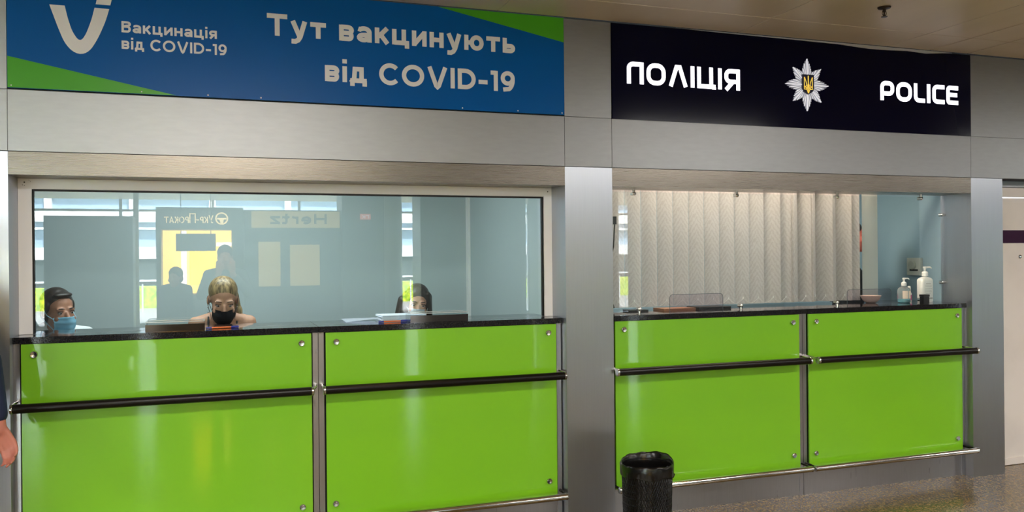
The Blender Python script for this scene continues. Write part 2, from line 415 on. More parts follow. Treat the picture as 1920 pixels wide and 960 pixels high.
# front wall: core + satin steel cladding panels (frieze)
wf = struct('wall_front', bx(-8, 9, .012, .24, 2.056, CZ), m_gap)
for x0, x1 in ((-8, -4.6), (-4.6, -.868), (-.868, 1.902), (1.902, 2.198), (2.198, 4.918), (4.918, 9)):
    for z0, z1 in ((2.052, 2.335), (2.335, CZ - .004)):
        if z0 > 2.3 and x0 in (-.868, 2.198): continue
        struct('cladding_panel', bx(x0 + .0012, x1 - .0012, 0, .014, z0 + .0012, z1 - .0012), m_frz, wf, bevel=.0012, seg=1)
def pillar(name, x0, x1, label):
    p = struct(name, bx(x0, x1, .0, .26, 0, 2.0495), m_col, bevel=.003, label=label)
    return p
pillar('steel_pillar', -1.164, XA, 'brushed steel pillar beside the vaccination counter, at the edge of the photo')
pillar('steel_pillar', XB0, XB1, 'broad brushed steel pillar between the vaccination counter and the police counter')
pillar('steel_pillar', XC0, XC1, 'brushed steel pillar between the police counter and the white door')
struct('lintel', bx(XA + .001, XB0 - .001, 0, .25, 1.944, 2.0495), m_lint, bevel=.002, label='brushed steel lintel over the vaccination counter window')
struct('lintel', bx(XB1 + .001, XC0 - .001, 0, .25, 1.944, 2.0495), m_lint, bevel=.002, label='brushed steel lintel over the police counter window')
struct('wall_front_2', bx(-8, -1.166, .02, .26, 0, 2.05), m_frz)
# white door and wall beyond the right pillar
struct('wall_front_3', bx(6.42, 9, .16, .3, 0, 2.05), m_wallW)
dr = struct('door_1', bx(XC1 + .002, 6.4, .165, .21, .0, 1.93), m_wallW, bevel=.002, label='scuffed white door with a purple stripe, beside the right-hand steel pillar')
struct('door_header', bx(XC1 + .002, 6.4, .16, .3, 1.937, 2.004), m_wallW, dr)
struct('door_top_trim', bx(XC1 + .002, 6.4, .15, .3, 2.008, 2.05), m_frz, dr)
struct('purple_stripe', bx(XC1 + .04, 6.38, .1625, .166, 1.604, 1.697), m_pur, dr)
struct('kick_rail', bx(XC1 + .002, 6.4, .152, .168, .004, .052), m_wallW, dr, bevel=.003)
ph = lathe(BM(), [(.006, .166), (.012, .166), (.014, .161), (.012, .158), (.006, .160)], (5.56, 0, 1.505), 16, 'Y')
struct('peephole', ph, m_steelcap, dr)
# rooms behind
struct('wall_left', bx(-2.2, -2.1, .26, 1.96, 0, 2.6), m_wallI)
struct('wall_back', bx(-2.2, 1.88, 1.86, 1.96, 0, 2.6), m_wallI)
struct('wall_right', bx(1.88, 2.12, .26, 2.5, 0, 2.6), m_wallI)
struct('trim_1', bx(1.862, 1.882, 1.80, 1.862, 0, 2.6), m_white)
struct('wall_back_2', bx(2.12, 5.2, 2.4, 2.5, 0, 2.6), m_wallP)
struct('wall_right_2', bx(5.2, 5.32, .27, 2.5, 0, 2.6), m_wallP)
struct('ceiling_2', bx(-2.2, 5.32, .25, 2.5, 2.6, 2.66), m_wallI)

# hall behind the camera
struct('wall_hall', bx(-14, -13.8, -16.2, .02, 0, CZ), m_hallD)
struct('wall_hall_2', bx(23.8, 24, -16.2, .02, 0, CZ), m_hallD)
struct('wall_hall_3', bx(8.9, 24, .02, .3, 0, CZ), m_frz)
struct('wall_hall_4', bx(-14, -8, .02, .3, 0, CZ), m_frz)

# ------------------------------------------------------------------ hall glazing, pillars and kiosks (seen mirrored in the counter glass)
m_mull = mat('window_mullion', srgb(205, 212, 216), .4)
wn = struct('window_1', bx(-14, 24, -16.12, -16.02, 0, .1), m_mull)
for z in (.98, 2.62):
    struct('transom', bx(-14, 24, -16.1, -16.04, z, z + .05), m_mull, wn)
for k in range(20):
    x = -13.6 + k * 1.95
    struct('mullion', bx(x, x + .06, -16.12, -16.02, .1, CZ), m_mull, wn)
for nm, x0, x1 in (('a', 2.02, 2.70), ('b', 3.31, 5.18), ('c', 5.46, 6.98), ('d', 7.47, 14.7)):  # the last one is widened to keep window reflections off the police glass
    struct('hall_pillar', bx(x0, x1, -9.6, -9.0, 0, CZ), m_hallP)
struct('hall_column', lathe(BM(), [(.05, 0), (.05, CZ)], (-1.33, -13, 0), 20), m_mull)
struct('hall_column', lathe(BM(), [(.3, 0), (.3, CZ)], (3.6, -13.2, 0), 20), m_mull)

kb = thing('advertising_stand', 'large grey stand reflected in the vaccination counter window', 'stand', (-1.67, -9, 0))
obj('panel', bx(-2.26, -1.08, -9.5, -9.0, .12, 2.19), m_hallD, kb, bevel=.01)
obj('base', bx(-2.2, -1.14, -9.45, -9.05, 0, .12), m_dark, kb)
rk = thing('rental_kiosk', 'grey car rental kiosk with glowing yellow window, reflected in the counter window', 'kiosk', (0, -9, 0))
obj('body', box(box(box(box(BM(), -.76, -.69, -9.6, -9, 0, 2.33), .33, .5, -9.6, -9, 0, 2.33), -.69, .33, -9.6, -9, 1.99, 2.33), -.69, .33, -9.6, -9, 0, 1.0), m_hallD, rk)
m_yel = mat('glowing_yellow_panel', srgb(250, 200, 40), .5, emit=(1, .56, .0, 1), es=6.5)  # light inside the kiosk is put into the panel as its own glow
m_yelp = mat('glowing_yellow_wall', srgb(235, 205, 120), .5, emit=(1, .60, .08, 1), es=4.6)  # wall glows in place of lamps inside the kiosk
obj('back_panel', bx(-.69, .33, -9.6, -9.5, 1.0, 1.99), m_yelp, rk)
obj('yellow_panel', bx(-.30, .10, -9.5, -9.44, 1.13, 1.80), m_yel, rk)
m_whl = mat('glowing_white_frame', srgb(245, 235, 225), .4, emit=(1, .9, .85, 1), es=4.5)  # frame brightness is put in as glow too
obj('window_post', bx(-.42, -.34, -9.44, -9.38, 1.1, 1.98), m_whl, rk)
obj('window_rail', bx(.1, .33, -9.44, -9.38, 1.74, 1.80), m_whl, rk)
m_goldl = mat('gold_kiosk_letters', srgb(225, 195, 120), .4, emit=(1, .75, .35, 1), es=2.6)
lettering('lettering', 'УКР-ПРОКАТ', .06, -.64, 2.09, .12, -8.997, m_goldl, rk, w=.13, gap=.12, ycb=-1, scales=[1, .8, .8, 1, 1.25, .8, .8, .8, .8, .8])
wh = BM()
def ring(bm, cx, cz, r0, r1, y0, y1, n=32):
    for k in range(n):
        a, b = 2 * PI * k / n, 2 * PI * (k + 1) / n
        q = [(cx + r * math.cos(t), cz + r * math.sin(t)) for r, t in ((r0, a), (r1, a), (r1, b), (r0, b))]
        prism(bm, q, y0, y1)
ring(wh, .18, 2.16, .075, .095, -8.996, -8.985)
prism(wh, [(.11, 2.17), (.25, 2.17), (.25, 2.15), (.21, 2.14), (.20, 2.085), (.16, 2.085), (.15, 2.14), (.11, 2.15)], -8.996, -8.985)
obj('steering_wheel_emblem', wh, m_goldl, rk)
hs = thing('hanging_sign', 'dark hanging board reflected in front of the yellow kiosk window', 'sign', (-.2, -8.7, 0))
obj('board', bx(-.47, .09, -8.75, -8.7, 1.66, 1.92), m_hallD, hs, bevel=.005)
obj('rod', tube(tube(BM(), [(-.4, -8.725, 1.92), (-.4, -8.725, CZ)], .006, 8), [(.02, -8.725, 1.92), (.02, -8.725, CZ)], .006, 8), m_hallD, hs)
hk = thing('rental_counter_kiosk', 'pale yellow lettered rental kiosk reflected beside the yellow window', 'kiosk', (1.2, -9, 0))
m_hyel = mat('dull_yellow_fascia', srgb(215, 190, 110), .5, emit=(1, .75, .3, 1), es=.5)
obj('body', bx(.52, 2.0, -9.6, -9.04, 0, 2.3), m_hallD, hk)
obj('fascia', bx(.62, 1.98, -9.04, -9.0, 2.02, 2.28), m_hyel, hk)
obj('poster', bx(1.2, 1.66, -9.04, -9.01, 1.1, 1.75), m_hyel, hk)
obj('poster', bx(.72, 1.05, -9.04, -9.01, 1.1, 1.8), m_hyel, hk)
lettering('lettering', 'Hertz', 1.78, .90, 2.08, .16, -8.998, mat('grey_kiosk_letters', srgb(60, 66, 66), .5), hk, w=.17, ycb=-1)
gk = thing('exit_plate', 'small red lettered plate reflected on the grey pillar', 'sign', (2.4, -9, 0))
obj('plate', bx(2.31, 2.48, -9.0, -8.985, 2.155, 2.245), mat('red_plate', srgb(190, 90, 80), .4, emit=(1, .3, .22, 1), es=1.2), gk)
lettering('lettering', 'ГК', 2.455, 2.335, 2.172, .055, -8.984, m_lit, gk, w=.2, ycb=-1)

# exterior across the road
m_ext = mat('white_render', srgb(236, 238, 240), .7)
m_extg = mat('facade_glazing', srgb(150, 178, 200), .25)
ext = thing('car_park_building', 'white banded car park building reflected through the hall windows', 'building', (5, -32, 0))
obj('wall', bx(-40, 50, -38, -32.4, 0, 9), m_extg, ext)
for z0, z1 in ((1.55, 2.02), (2.72, 2.80), (3.02, 3.52), (4.1, 4.7), (5.4, 6.0), (6.8, 7.4)):
    obj('balcony_band', bx(-40, 50, -32.4, -32.0, z0, z1), m_ext, ext)
for k in range(30):
    obj('facade_mullion', bx(-39 + k * 3, -38.75 + k * 3, -32.4, -32.1, 2.0, 7), m_ext, ext)
obj('dark_base', bx(-40, 50, -32.35, -32.2, 0, 1.5), mat('dark_grey_base', srgb(52, 64, 66), .6), ext)  # plain dark colour for the lowest storey
struct('road', bx(-60, 70, -60, -16.25, -.3, -.1), mat('pale_paving', srgb(168, 168, 166), .8))
fe = thing('railing', 'white railing with lime hedge behind, reflected outside the hall windows', 'railing', (5, -24, 0))
obj('rail', bx(-30, 40, -24.03, -23.98, .84, .90), m_mull, fe)
pb = BM()
for k in range(140): box(pb, -30 + k * .5, -29.96 + k * .5, -24.02, -23.99, -.1, .84)
o = obj('baluster', pb, m_mull, fe); o['kind'] = 'stuff'
hb = BM()
box(hb, -30, 40, -27, -26, -.1, .62)
o = obj('hedge', hb, noise_col(mat('lime_hedge', srgb(150, 190, 30), .8), srgb(110, 160, 20), srgb(210, 225, 60), 8), None)
o['kind'] = 'stuff'; tag(o, 'lime green hedge outside the hall windows', 'hedge')

# fixtures for the added hall lights, and downlights
m_diff = mat('lamp_diffuser', srgb(240, 235, 225), .5, emit=(1, .94, .85, 1), es=3)
first = None
for i, (x, y) in enumerate(HALL_FILL):
    if first is None:
        first = thing('added_ceiling_light', 'rectangular ceiling light added over the hall to brighten the counters', 'lamp', (x, y, CZ - .02), 'added ceiling lights of the hall')
        fb = BM()
        for a in ((x - .9, x + .9, y - .3, y - .27), (x - .9, x + .9, y + .27, y + .3), (x - .9, x - .87, y - .27, y + .27), (x + .87, x + .9, y - .27, y + .27)):
            box(fb, *a, CZ - .03, CZ - .001)
        obj('frame', fb, m_white, first); obj('diffuser', bx(x - .87, x + .87, y - .27, y + .27, CZ - .02, CZ - .002), m_diff, first)
    else: dup(first, (x, y, CZ - .02))
first = None
for x, y in DOWNLIGHTS:
    if first is None:
        first = thing('downlight', 'small round ceiling downlight in front of the counters', 'lamp', (x, y, CZ - .01), 'round downlights in front of the counters')
        obj('trim_ring', lathe(BM(), [(.05, CZ - .002), (.065, CZ - .002), (.062, CZ - .012), (.05, CZ - .008)], (x, y, 0), 24), m_chrome, first)
        obj('lens', lathe(BM(), [(.048, CZ - .001), (.048, CZ - .006)], (x, y, 0), 24), m_diff, first)
    else: dup(first, (x, y, CZ - .01))
sp = thing('sprinkler_head', 'small metal sprinkler head hanging from the ceiling panel above the police sign', 'sprinkler', (3.509, -.721, CZ))
obj('escutcheon', lathe(BM(), [(.012, CZ - .001), (.036, CZ - .001), (.032, CZ - .008), (.012, CZ - .012)], (3.509, -.721, 0), 24), m_bronze, sp, auto=.7)
sb = lathe(BM(), [(.009, CZ - .01), (.009, CZ - .026), (.005, CZ - .028), (.005, CZ - .05), (.003, CZ - .052)], (3.509, -.721, 0), 14)
tube(sb, [(3.52, -.721, CZ - .022), (3.524, -.721, CZ - .036), (3.512, -.721, CZ - .052)], .002, 6); tube(sb, [(3.498, -.721, CZ - .022), (3.494, -.721, CZ - .036), (3.506, -.721, CZ - .052)], .002, 6)
obj('body', sb, m_bronze, sp)
obj('deflector', lathe(BM(), [(.004, CZ - .051), (.017, CZ - .052), (.016, CZ - .055), (.004, CZ - .055)], (3.509, -.721, 0), 16), m_bronze, sp)

# ------------------------------------------------------------------ signs
vs_ = thing('vaccination_sign', 'long blue sign with green corners and white vaccination lettering', 'sign', (.517, 0, 2.34))
YS = -.006
obj('board', bx(XA + .002, XB0 - .002, YS, .011, 2.341, CZ - .004), m_blue, vs_, bevel=.0015, seg=1)
obj('green_corner', prism(BM(), [(XA + .003, 2.486), (XA + .003, 2.3425), (-.145, 2.3425)], YS - .0012, YS + .001), m_signG, vs_)
obj('green_corner', prism(BM(), [(1.167, CZ - .005), (XB0 - .003, CZ - .005), (XB0 - .003, 2.752)], YS - .0012, YS + .001), m_signG, vs_)
YL = YS - .0022
lettering('lettering', 'Тут вакцинують', .282, 1.607, 2.669, .110, YL, m_signW, vs_, w=.20, gap=.115, space=.40)
lettering('lettering', 'від COVID-19', .566, 1.603, 2.455, .110, YL, m_signW, vs_, w=.20, gap=.13, space=.40)
lettering('lettering', 'Вакцинація', -.386, .044, 2.631, .053, YL, m_signW, vs_, w=.18, gap=.115)
lettering('lettering', 'від COVID-19', -.386, .089, 2.552, .053, YL, m_signW, vs_, w=.18, gap=.13, space=.36)
lg = [(-0.691, 2.736), (-0.681, 2.706), (-0.656, 2.632), (-0.631, 2.566), (-0.603, 2.529), (-0.580, 2.515), (-0.561, 2.511), (-0.541, 2.517), (-0.516, 2.540), (-0.484, 2.601), (-0.454, 2.677), (-0.438, 2.736),
      (-0.501, 2.737), (-0.514, 2.681), (-0.536, 2.616), (-0.554, 2.582), (-0.564, 2.575), (-0.575, 2.582), (-0.598, 2.622), (-0.615, 2.680), (-0.627, 2.736)]
n = len(lg); lb = BM()
outer = lg[:12]; inner = list(reversed(lg[12:]))
def resample(p, k):
    d = [0]
    for a, b in zip(p, p[1:]): d.append(d[-1] + math.hypot(b[0] - a[0], b[1] - a[1]))
    out = []
    for i in range(k + 1):
        t = d[-1] * i / k; j = 0
        while j < len(d) - 2 and d[j + 1] < t: j += 1
        u = (t - d[j]) / (d[j + 1] - d[j]); out.append((p[j][0] + (p[j + 1][0] - p[j][0]) * u, p[j][1] + (p[j + 1][1] - p[j][1]) * u))
    return out
def smooth2(p):
    for _ in range(3):
        p = [p[0]] + [((p[i - 1][0] + 2 * p[i][0] + p[i + 1][0]) / 4, (p[i - 1][1] + 2 * p[i][1] + p[i + 1][1]) / 4) for i in range(1, len(p) - 1)] + [p[-1]]
    return p
A, B = smooth2(resample(outer, 40)), smooth2(resample(inner, 40))
va = [lb.verts.new((x, YL, z)) for x, z in A]; vb = [lb.verts.new((x, YL, z)) for x, z in B]
for k in range(40): lb.faces.new((va[k], va[k + 1], vb[k + 1], vb[k]))
prism(lb, [(-.496, 2.754), (-.433, 2.754), (-.415, 2.835), (-.478, 2.835)], YL - .0003, YL + .0006)
obj('tick_emblem', lb, m_signW, vs_)
for x in (-.85, -.3, .0, .25, 1.3, 1.62, 1.885):
    bl = lathe(BM(), [(.002, YS + .0005), (.004, YS - .0008), (.002, YS - .0018)], (x, 0, 2.352), 8, 'Y')
    obj('fixing_screw', bl, m_signW, vs_)

ps = thing('police_sign', 'dark navy backlit police sign with silver star emblem', 'sign', (3.558, 0, 2.34))
obj('board', bx(XB1 + .002, XC0 - .002, YS, .011, 2.334, CZ - .008), m_navy, ps, bevel=.0015, seg=1)
lettering('lettering', 'ПОЛІЦІЯ', 2.295, 3.066, 2.543, .128, YL, m_lit, ps, w=.195, gap=.13, font=techno)
lettering('lettering', 'POLICE', 4.140, 4.803, 2.542, .126, YL, m_lit, ps, w=.21, gap=.11, font=techno)
em = obj('emblem', lathe(BM(), [(.001, YS - .0005), (.07, YS - .0005), (.07, YS - .003), (.001, YS - .003)], (3.559, 0, 2.606), 24, 'Y'), m_silverD, ps)
rb, rd = BM(), BM()
for k in range(8):
    a0 = PI / 2 + k * PI / 4
    L = .165 if k % 2 == 0 else .150
    for j in range(-5, 6):
        a = a0 + j * (PI / 4) / 11
        l = L * (1 - abs(j) * .085) if j else L
        hw = .0042 if j == 0 else .0034
        d = Vector((math.cos(a), math.sin(a))); s = Vector((-d.y, d.x))
        c0 = Vector((3.559, 2.606))
        q = [c0 + d * .03 - s * hw * .8, c0 + d * .03 + s * hw * .8, c0 + d * (l - .008) + s * hw * .8, c0 + d * l, c0 + d * (l - .008) - s * hw * .8]
        yy = YS - (.010 if j == 0 else (.007 if j % 2 else .005))
        prism(rb if j % 2 == 0 else rd, [(p.x, p.y) for p in q], yy, YS)
obj('bright_rays', rb, m_silver, em); obj('dull_rays', rd, m_silverD, em)
sh = [(3.5165, 2.669), (3.6035, 2.669), (3.6045, 2.585), (3.595, 2.563), (3.560, 2.544), (3.525, 2.563), (3.5155, 2.585)]
obj('shield', prism(BM(), sh, YS - .016, YS - .004), m_shield, em)
tb = BM(); yT = YS - .0175; TX, TZ = 3.560, 2.607
def tstroke(p, wd): stroke_faces(tb, [(TX + a, TZ + b) for a, b in p], wd, yT)
tstroke([(0, .055), (0, -.05)], .008)
for s in (-1, 1):
    tstroke([(s * .030, .045), (s * .030, -.03), (s * .012, -.03)], .006)
    tstroke([(s * .030, .045), (s * .017, .015), (s * .012, -.005), (s * .024, -.018)], .006)
    tstroke([(s * .002, .0), (s * .012, -.03), (s * .0, -.055)], .006)
    tstroke([(s * .03, -.012), (s * .006, -.028)], .005)
r = bmesh.ops.extrude_face_region(tb, geom=tb.faces[:])
for v in [g for g in r['geom'] if isinstance(g, bmesh.types.BMVert)]: v.co.y += .002
obj('trident', tb, m_gold, em)
tsb = BM()
top = [(2.62, .0), (2.8, .006), (3.1, .008), (3.4, .009), (3.62, .011), (3.8, .012), (3.95, .020), (4.05, .024), (4.2, .022), (4.36, .016), (4.52, .022), (4.66, .010), (4.75, .004)]
pa = [tsb.verts.new((x, YS - .003, CZ - .003)) for x, d in top]; pb_ = [tsb.verts.new((x, YS - .007, CZ - .003 - d)) for x, d in top]
for k in range(len(top) - 1): tsb.faces.new((pa[k], pa[k + 1], pb_[k + 1], pb_[k]))
bmesh.ops.solidify(tsb, geom=tsb.faces[:], thickness=.001)
obj('peeling_edge_strip', tsb, m_signW, ps)

# ------------------------------------------------------------------ counters
def button_bm(x, z, y=.052):
    return lathe(BM(), [(.006, y + .002), (.0115, y + .001), (.0115, y - .006), (.0155, y - .007), (.0155, y - .013), (.0135, y - .015), (.005, y - .0135), (.0015, y - .0125)], (x, 0, z), 20, 'Y')
def counter_unit(x0, x1, rx0, rx1, fx0, fx1, label):
    t = thing('counter_unit', label, 'counter', ((x0 + x1) / 2, .3, 0), 'green counter units')
    obj('body', bx(x0 + .004, x1 - .004, .095, .24, .02, 1.158), m_gap, t)
    PW = .027
    for a in (x0 + .001, x1 - .001 - PW):
        obj('post', bx(a, a + PW, .068, .096, .0, 1.158), m_post, t, bevel=.0015, seg=1)
    pl = obj('plinth', bx(x0 + .003, x1 - .003, .074, .094, .0, .168), m_post, t, bevel=.002)
    p0, p1 = x0 + PW + .009, x1 - PW - .009
    gp = obj('green_panel', bx(p0, p1, .052, .064, .172, 1.1565), m_green, t, bevel=.0015, seg=2)
    for bxx, bz in ((p0 + .054, 1.108), (p1 - .050, 1.108), (p0 + .044, .265), (p1 - .052, .265)):
        obj('button', button_bm(bxx, bz), m_steelcap, gp, auto=.5)
    ZR, YR, RR = .873, -.05, .0215
    hr = obj('handrail', tube(BM(), [(rx0 + .012, YR, ZR), (rx1 - .012, YR, ZR)], RR, 24), m_black, t, auto=.8)
    for e, s, px in ((rx0, 1, x0 + .014), (rx1, -1, x1 - .014)):
        px = max(min(px, x1 - .016), x0 + .016)
        obj('end_cap', lathe(BM(), [(.012, 0), (.021, .001 * s), (.0235, .004 * s), (.0235, .011 * s), (.021, .014 * s)], (e, YR, ZR), 24, 'X'), m_steelcap, hr, auto=.6)
        bk = BM()
        pts = [(px, .07, ZR + .016), (px, .03, ZR + .016), ((px + e) / 2 + s * .0, -.012, ZR + .014), (e + s * .008, YR + .012, ZR + .006), (e + s * .008, YR - .002, ZR)]
        tube(bk, pts, .0075, 10)
        obj('bracket', bk, m_chrome, hr, auto=.8)
    ZF, YF = .19, -.03
    fr = obj('foot_rail', tube(BM(), [(fx0, YF, ZF), (fx1, YF, ZF)], .0185, 24), m_chrome, t, auto=.8)
    for e, s, px in ((fx0, 1, x0 + .014), (fx1, -1, x1 - .014)):
        obj('end_cap', lathe(BM(), [(.004, -.003 * s), (.014, -.002 * s), (.0195, .002 * s), (.0195, .008 * s), (.0185, .008 * s)], (e, YF, ZF), 20, 'X'), m_steelcap, fr, auto=.6)
        bk = tube(BM(), [(px, .07, ZF + .012), (px, .02, ZF + .012), (e + s * .01, YF + .006, ZF + .004)], .0075, 10)
        obj('bracket', bk, m_black, fr, auto=.8)
    return t
counter_unit(XA, .5275, -.862, .492, -.862, .50, 'green glass counter unit below the blonde woman in the black mask')
counter_unit(.5285, 1.896, .536, 1.877, .53, 1.886, 'green glass counter unit of the vaccination desk, beside the broad steel pillar')
counter_unit(XB1, 3.567, 2.190, 3.540, 2.21, 3.556, 'green glass counter unit behind the black waste bin')
counter_unit(3.568, 4.917, 3.588, 4.905, 3.577, 4.922, 'green glass counter unit below the soap bottles, under the police word')
def slab(name, x0, x1, label, yb=.46):
    return tag(obj(name, bx(x0, x1, .044, yb, 1.16, 1.19), m_granite, None, bevel=.002), label, 'countertop', 'black stone countertops')
slab('countertop', -.865, .5255, 'black polished countertop slab with the clear tray and first pen on it')
slab('countertop', .5275, 1.893, 'black polished countertop slab with the shiny document tray on it')
slab('countertop', XB1 + .002, 4.915, 'long black polished countertop of the police counter', .62)

# left window: aluminium frame, gasket and a fixed pane
w1 = struct('window_2', bx(XA + .001, XA + .06, .20, .25, 1.191, 1.943), m_frame, bevel=.004, label='white framed fixed window of the vaccination counter')
struct('frame_side', bx(1.851, 1.901, .20, .25, 1.191, 1.943), m_frame, w1, bevel=.004)
struct('frame_top', bx(XA + .06, 1.851, .20, .25, 1.893, 1.943), m_frame, w1, bevel=.004)
gk_ = BM()
for a in ((-.808, -.8, 1.192, 1.892), (1.842, 1.85, 1.192, 1.892)): box(gk_, a[0], a[1], .208, .236, a[2], a[3])
box(gk_, -.8, 1.842, .208, .236, 1.884, 1.8925)
struct('gasket', gk_, m_gasket, w1)
struct('pane', bx(-.80, 1.842, .216, .222, 1.191, 1.884), m_glassL, w1)
hol = BM()
for x, z, r in ((-.838, 1.925, .0035), (-.818, 1.935, .0015), (-.812, 1.930, .0015), (-.846, 1.912, .0018), (-.838, 1.908, .0018), (1.876, 1.922, .0035)):
    lathe(hol, [(r, .1995), (r, .202)], (x, 0, z), 10, 'Y')
struct('screw_hole', hol, m_gasket, w1)

# right screen: frameless glass in clamps
gs = thing('glass_screen', 'frameless glass screen in steel clamps over the police counter', 'glass screen', (3.55, .23, 1.19))
obj('pane', bx(2.203, 4.905, .227, .233, 1.2, 1.932), m_glassR, gs)
def clamp_bm(x, z, up):
    b = BM(); s = 1 if up else -1
    lathe(b, [(.009, .212), (.012, .214), (.012, .246), (.009, .248)], (x, 0, z), 14, 'Y')
    tube(b, [(x, .222, z), (x, .222, z + s * (.024 if up else .021))], .0095, 14)
    return b
for x in (2.452, 3.191, 3.981, 4.702):
    obj('clamp', clamp_bm(x, 1.921, True), m_chrome, gs, auto=.6)
for x in (2.485, 3.215, 3.973, 4.693):
    obj('clamp', clamp_bm(x, 1.212, False), m_chrome, gs, auto=.6)
for z in (1.807, 1.33):
    b = lathe(BM(), [(.009, .212), (.012, .214), (.012, .246), (.009, .248)], (4.893, 0, z), 14, 'Y'); tube(b, [(4.893, .222, z), (4.917, .222, z)], .0095, 14)
    obj('clamp', b, m_chrome, gs, auto=.6)

# acrylic speak-through shields
def rounded_top(x0, x1, z0, z1, r):
    return [(x0, z0), (x1, z0)] + arc(x1 - r, z1 - r, r, r, 0, 90, 6) + arc(x0 + r, z1 - r, r, r, 90, 180, 6)
for x0, x1, lab in ((2.735, 3.125, 'small clear acrylic shield standing behind the glass, before the blinds'), (4.115, 4.495, 'small clear acrylic shield standing in front of the white bowl')):
    s = thing('acrylic_shield', lab, 'shield', ((x0 + x1) / 2, .29, 1.19), 'acrylic shields')
    obj('plate', prism(BM(), rounded_top(x0, x1, 1.191, 1.292, .022), .288, .291), m_acryP, s)
    pth = [(x0, 1.191)] + list(reversed(arc(x0 + .022, 1.27, .022, .022, 90, 180, 6))) + list(reversed(arc(x1 - .022, 1.27, .022, .022, 0, 90, 6))) + [(x1, 1.191)]
    obj('edge', tube(BM(), [(a, .2895, b) for a, b in pth], .0016, 6), m_acrE, s)

# ------------------------------------------------------------------ vertical blind
m_slat = mat('patterned_blind_fabric', srgb(205, 198, 192), .8)
def blind_mat(m):
    n, l, p = nodes(m)
    tc = n.new('ShaderNodeTexCoord'); sx = n.new('ShaderNodeSeparateXYZ'); l.new(tc.outputs['UV'], sx.inputs[0])
    ab = n.new('ShaderNodeMath'); ab.operation = 'PINGPONG'; ab.inputs[1].default_value = .5
    l.new(sx.outputs[0], ab.inputs[0])
    m1 = n.new('ShaderNodeMath'); m1.operation = 'MULTIPLY_ADD'; m1.inputs[1].default_value = -1.6; l.new(ab.outputs[0], m1.inputs[0]); l.new(sx.outputs[1], m1.inputs[2])
    nz = n.new('ShaderNodeTexNoise'); nz.inputs['Scale'].default_value = 6; l.new(tc.outputs['UV'], nz.inputs['Vector'])
    m2 = n.new('ShaderNodeMath'); m2.operation = 'MULTIPLY_ADD'; m2.inputs[1].default_value = .6; l.new(nz.outputs['Fac'], m2.inputs[0]); l.new(m1.outputs[0], m2.inputs[2])
    m3 = n.new('ShaderNodeMath'); m3.operation = 'MULTIPLY'; m3.inputs[1].default_value = 17; l.new(m2.outputs[0], m3.inputs[0])
    sn = n.new('ShaderNodeMath'); sn.operation = 'SINE'; l.new(m3.outputs[0], sn.inputs[0])
    cr = n.new('ShaderNodeValToRGB'); cr.color_ramp.elements[0].position = .0; cr.color_ramp.elements[0].color = srgb(204, 199, 196)
    cr.color_ramp.elements[1].position = .75; cr.color_ramp.elements[1].color = srgb(216, 212, 209)
    mr = n.new('ShaderNodeMapRange'); mr.inputs['From Min'].default_value = -1; l.new(sn.outputs[0], mr.inputs['Value']); l.new(mr.outputs[0], cr.inputs[0])
    l.new(cr.outputs[0], p.inputs['Base Color'])
    # a little light passes through the fabric
    tl = n.new('ShaderNodeBsdfTranslucent'); l.new(cr.outputs[0], tl.inputs[0])
    mx = n.new('ShaderNodeMixShader'); mx.inputs[0].default_value = .12
    out = [q for q in n if q.type == 'OUTPUT_MATERIAL'][0]
    l.new(p.outputs[0], mx.inputs[1]); l.new(tl.outputs[0], mx.inputs[2]); l.new(mx.outputs[0], out.inputs[0])
blind_mat(m_slat)
vb_ = thing('vertical_blind', 'vertical fabric blind with zigzag pattern behind the police counter glass', 'blind', (3.5, .5, 1.2))
obj('headrail', bx(2.3, 5.19, .475, .525, 2.03, 2.07), m_white, vb_, bevel=.003)
m_slatw = mat('pale_blind_fabric', srgb(212, 216, 212), .8)
SLATS = [(2.47 + .1185 * i, -4, .112) for i in range(10)] + [(3.66, -20, .122), (3.765, -28, .122), (3.85, 30, .12), (3.93, -40, .12), (4.01, 38, .12), (4.10, -36, .12), (4.19, 40, .12), (4.265, -34, .12), (4.335, -30, .12), (4.505, -3, .135)]
for i, (x, ang, wd) in enumerate(SLATS):
    bm = BM(); uv = bm.loops.layers.uv.new('UVMap'); K = 8; rows = []
    a = math.radians(ang); z0, z1 = 1.205, 2.03
    for z in (z0, z1):
        row = []
        for k in range(K + 1):
            u = k / K - .5; bow = .006 * (1 - (2 * u) ** 2)
            row.append(bm.verts.new((x + wd * u * math.cos(a) + bow * math.sin(a), .5 + wd * u * math.sin(a) - bow * math.cos(a), z)))
        rows.append(row)
    for k in range(K):
        f = bm.faces.new((rows[0][k], rows[0][k + 1], rows[1][k + 1], rows[1][k]))
        for lp, (uu, vv) in zip(f.loops, ((k / K, 0), ((k + 1) / K, 0), ((k + 1) / K, (z1 - z0) / wd), (k / K, (z1 - z0) / wd))): lp[uv].uv = (uu, vv + i * .37)
    bmesh.ops.solidify(bm, geom=bm.faces[:], thickness=.0008)
    obj('slat', bm, m_slat if i < 19 else m_slatw, vb_, smooth=False)
cb = BM()
for i in range(len(SLATS) - 2):
    xa, xb = SLATS[i][0], SLATS[i + 1][0]
    pts = [(xa + (xb - xa) * t, .488, 1.245 - .036 * math.sin(PI * t)) for t in [k / 8 for k in range(9)]]
    tube(cb, pts, .0011, 5)
for i in range(len(SLATS) - 1):
    box(cb, SLATS[i][0] - .003, SLATS[i][0] + .003, .485, .492, 1.238, 1.252)
obj('bottom_chain', cb, m_white, vb_)
cord = thing('blind_cord', 'dark cord hanging at the side of the vertical blind by the broad pillar', 'cord', (2.36, .42, 1.2))
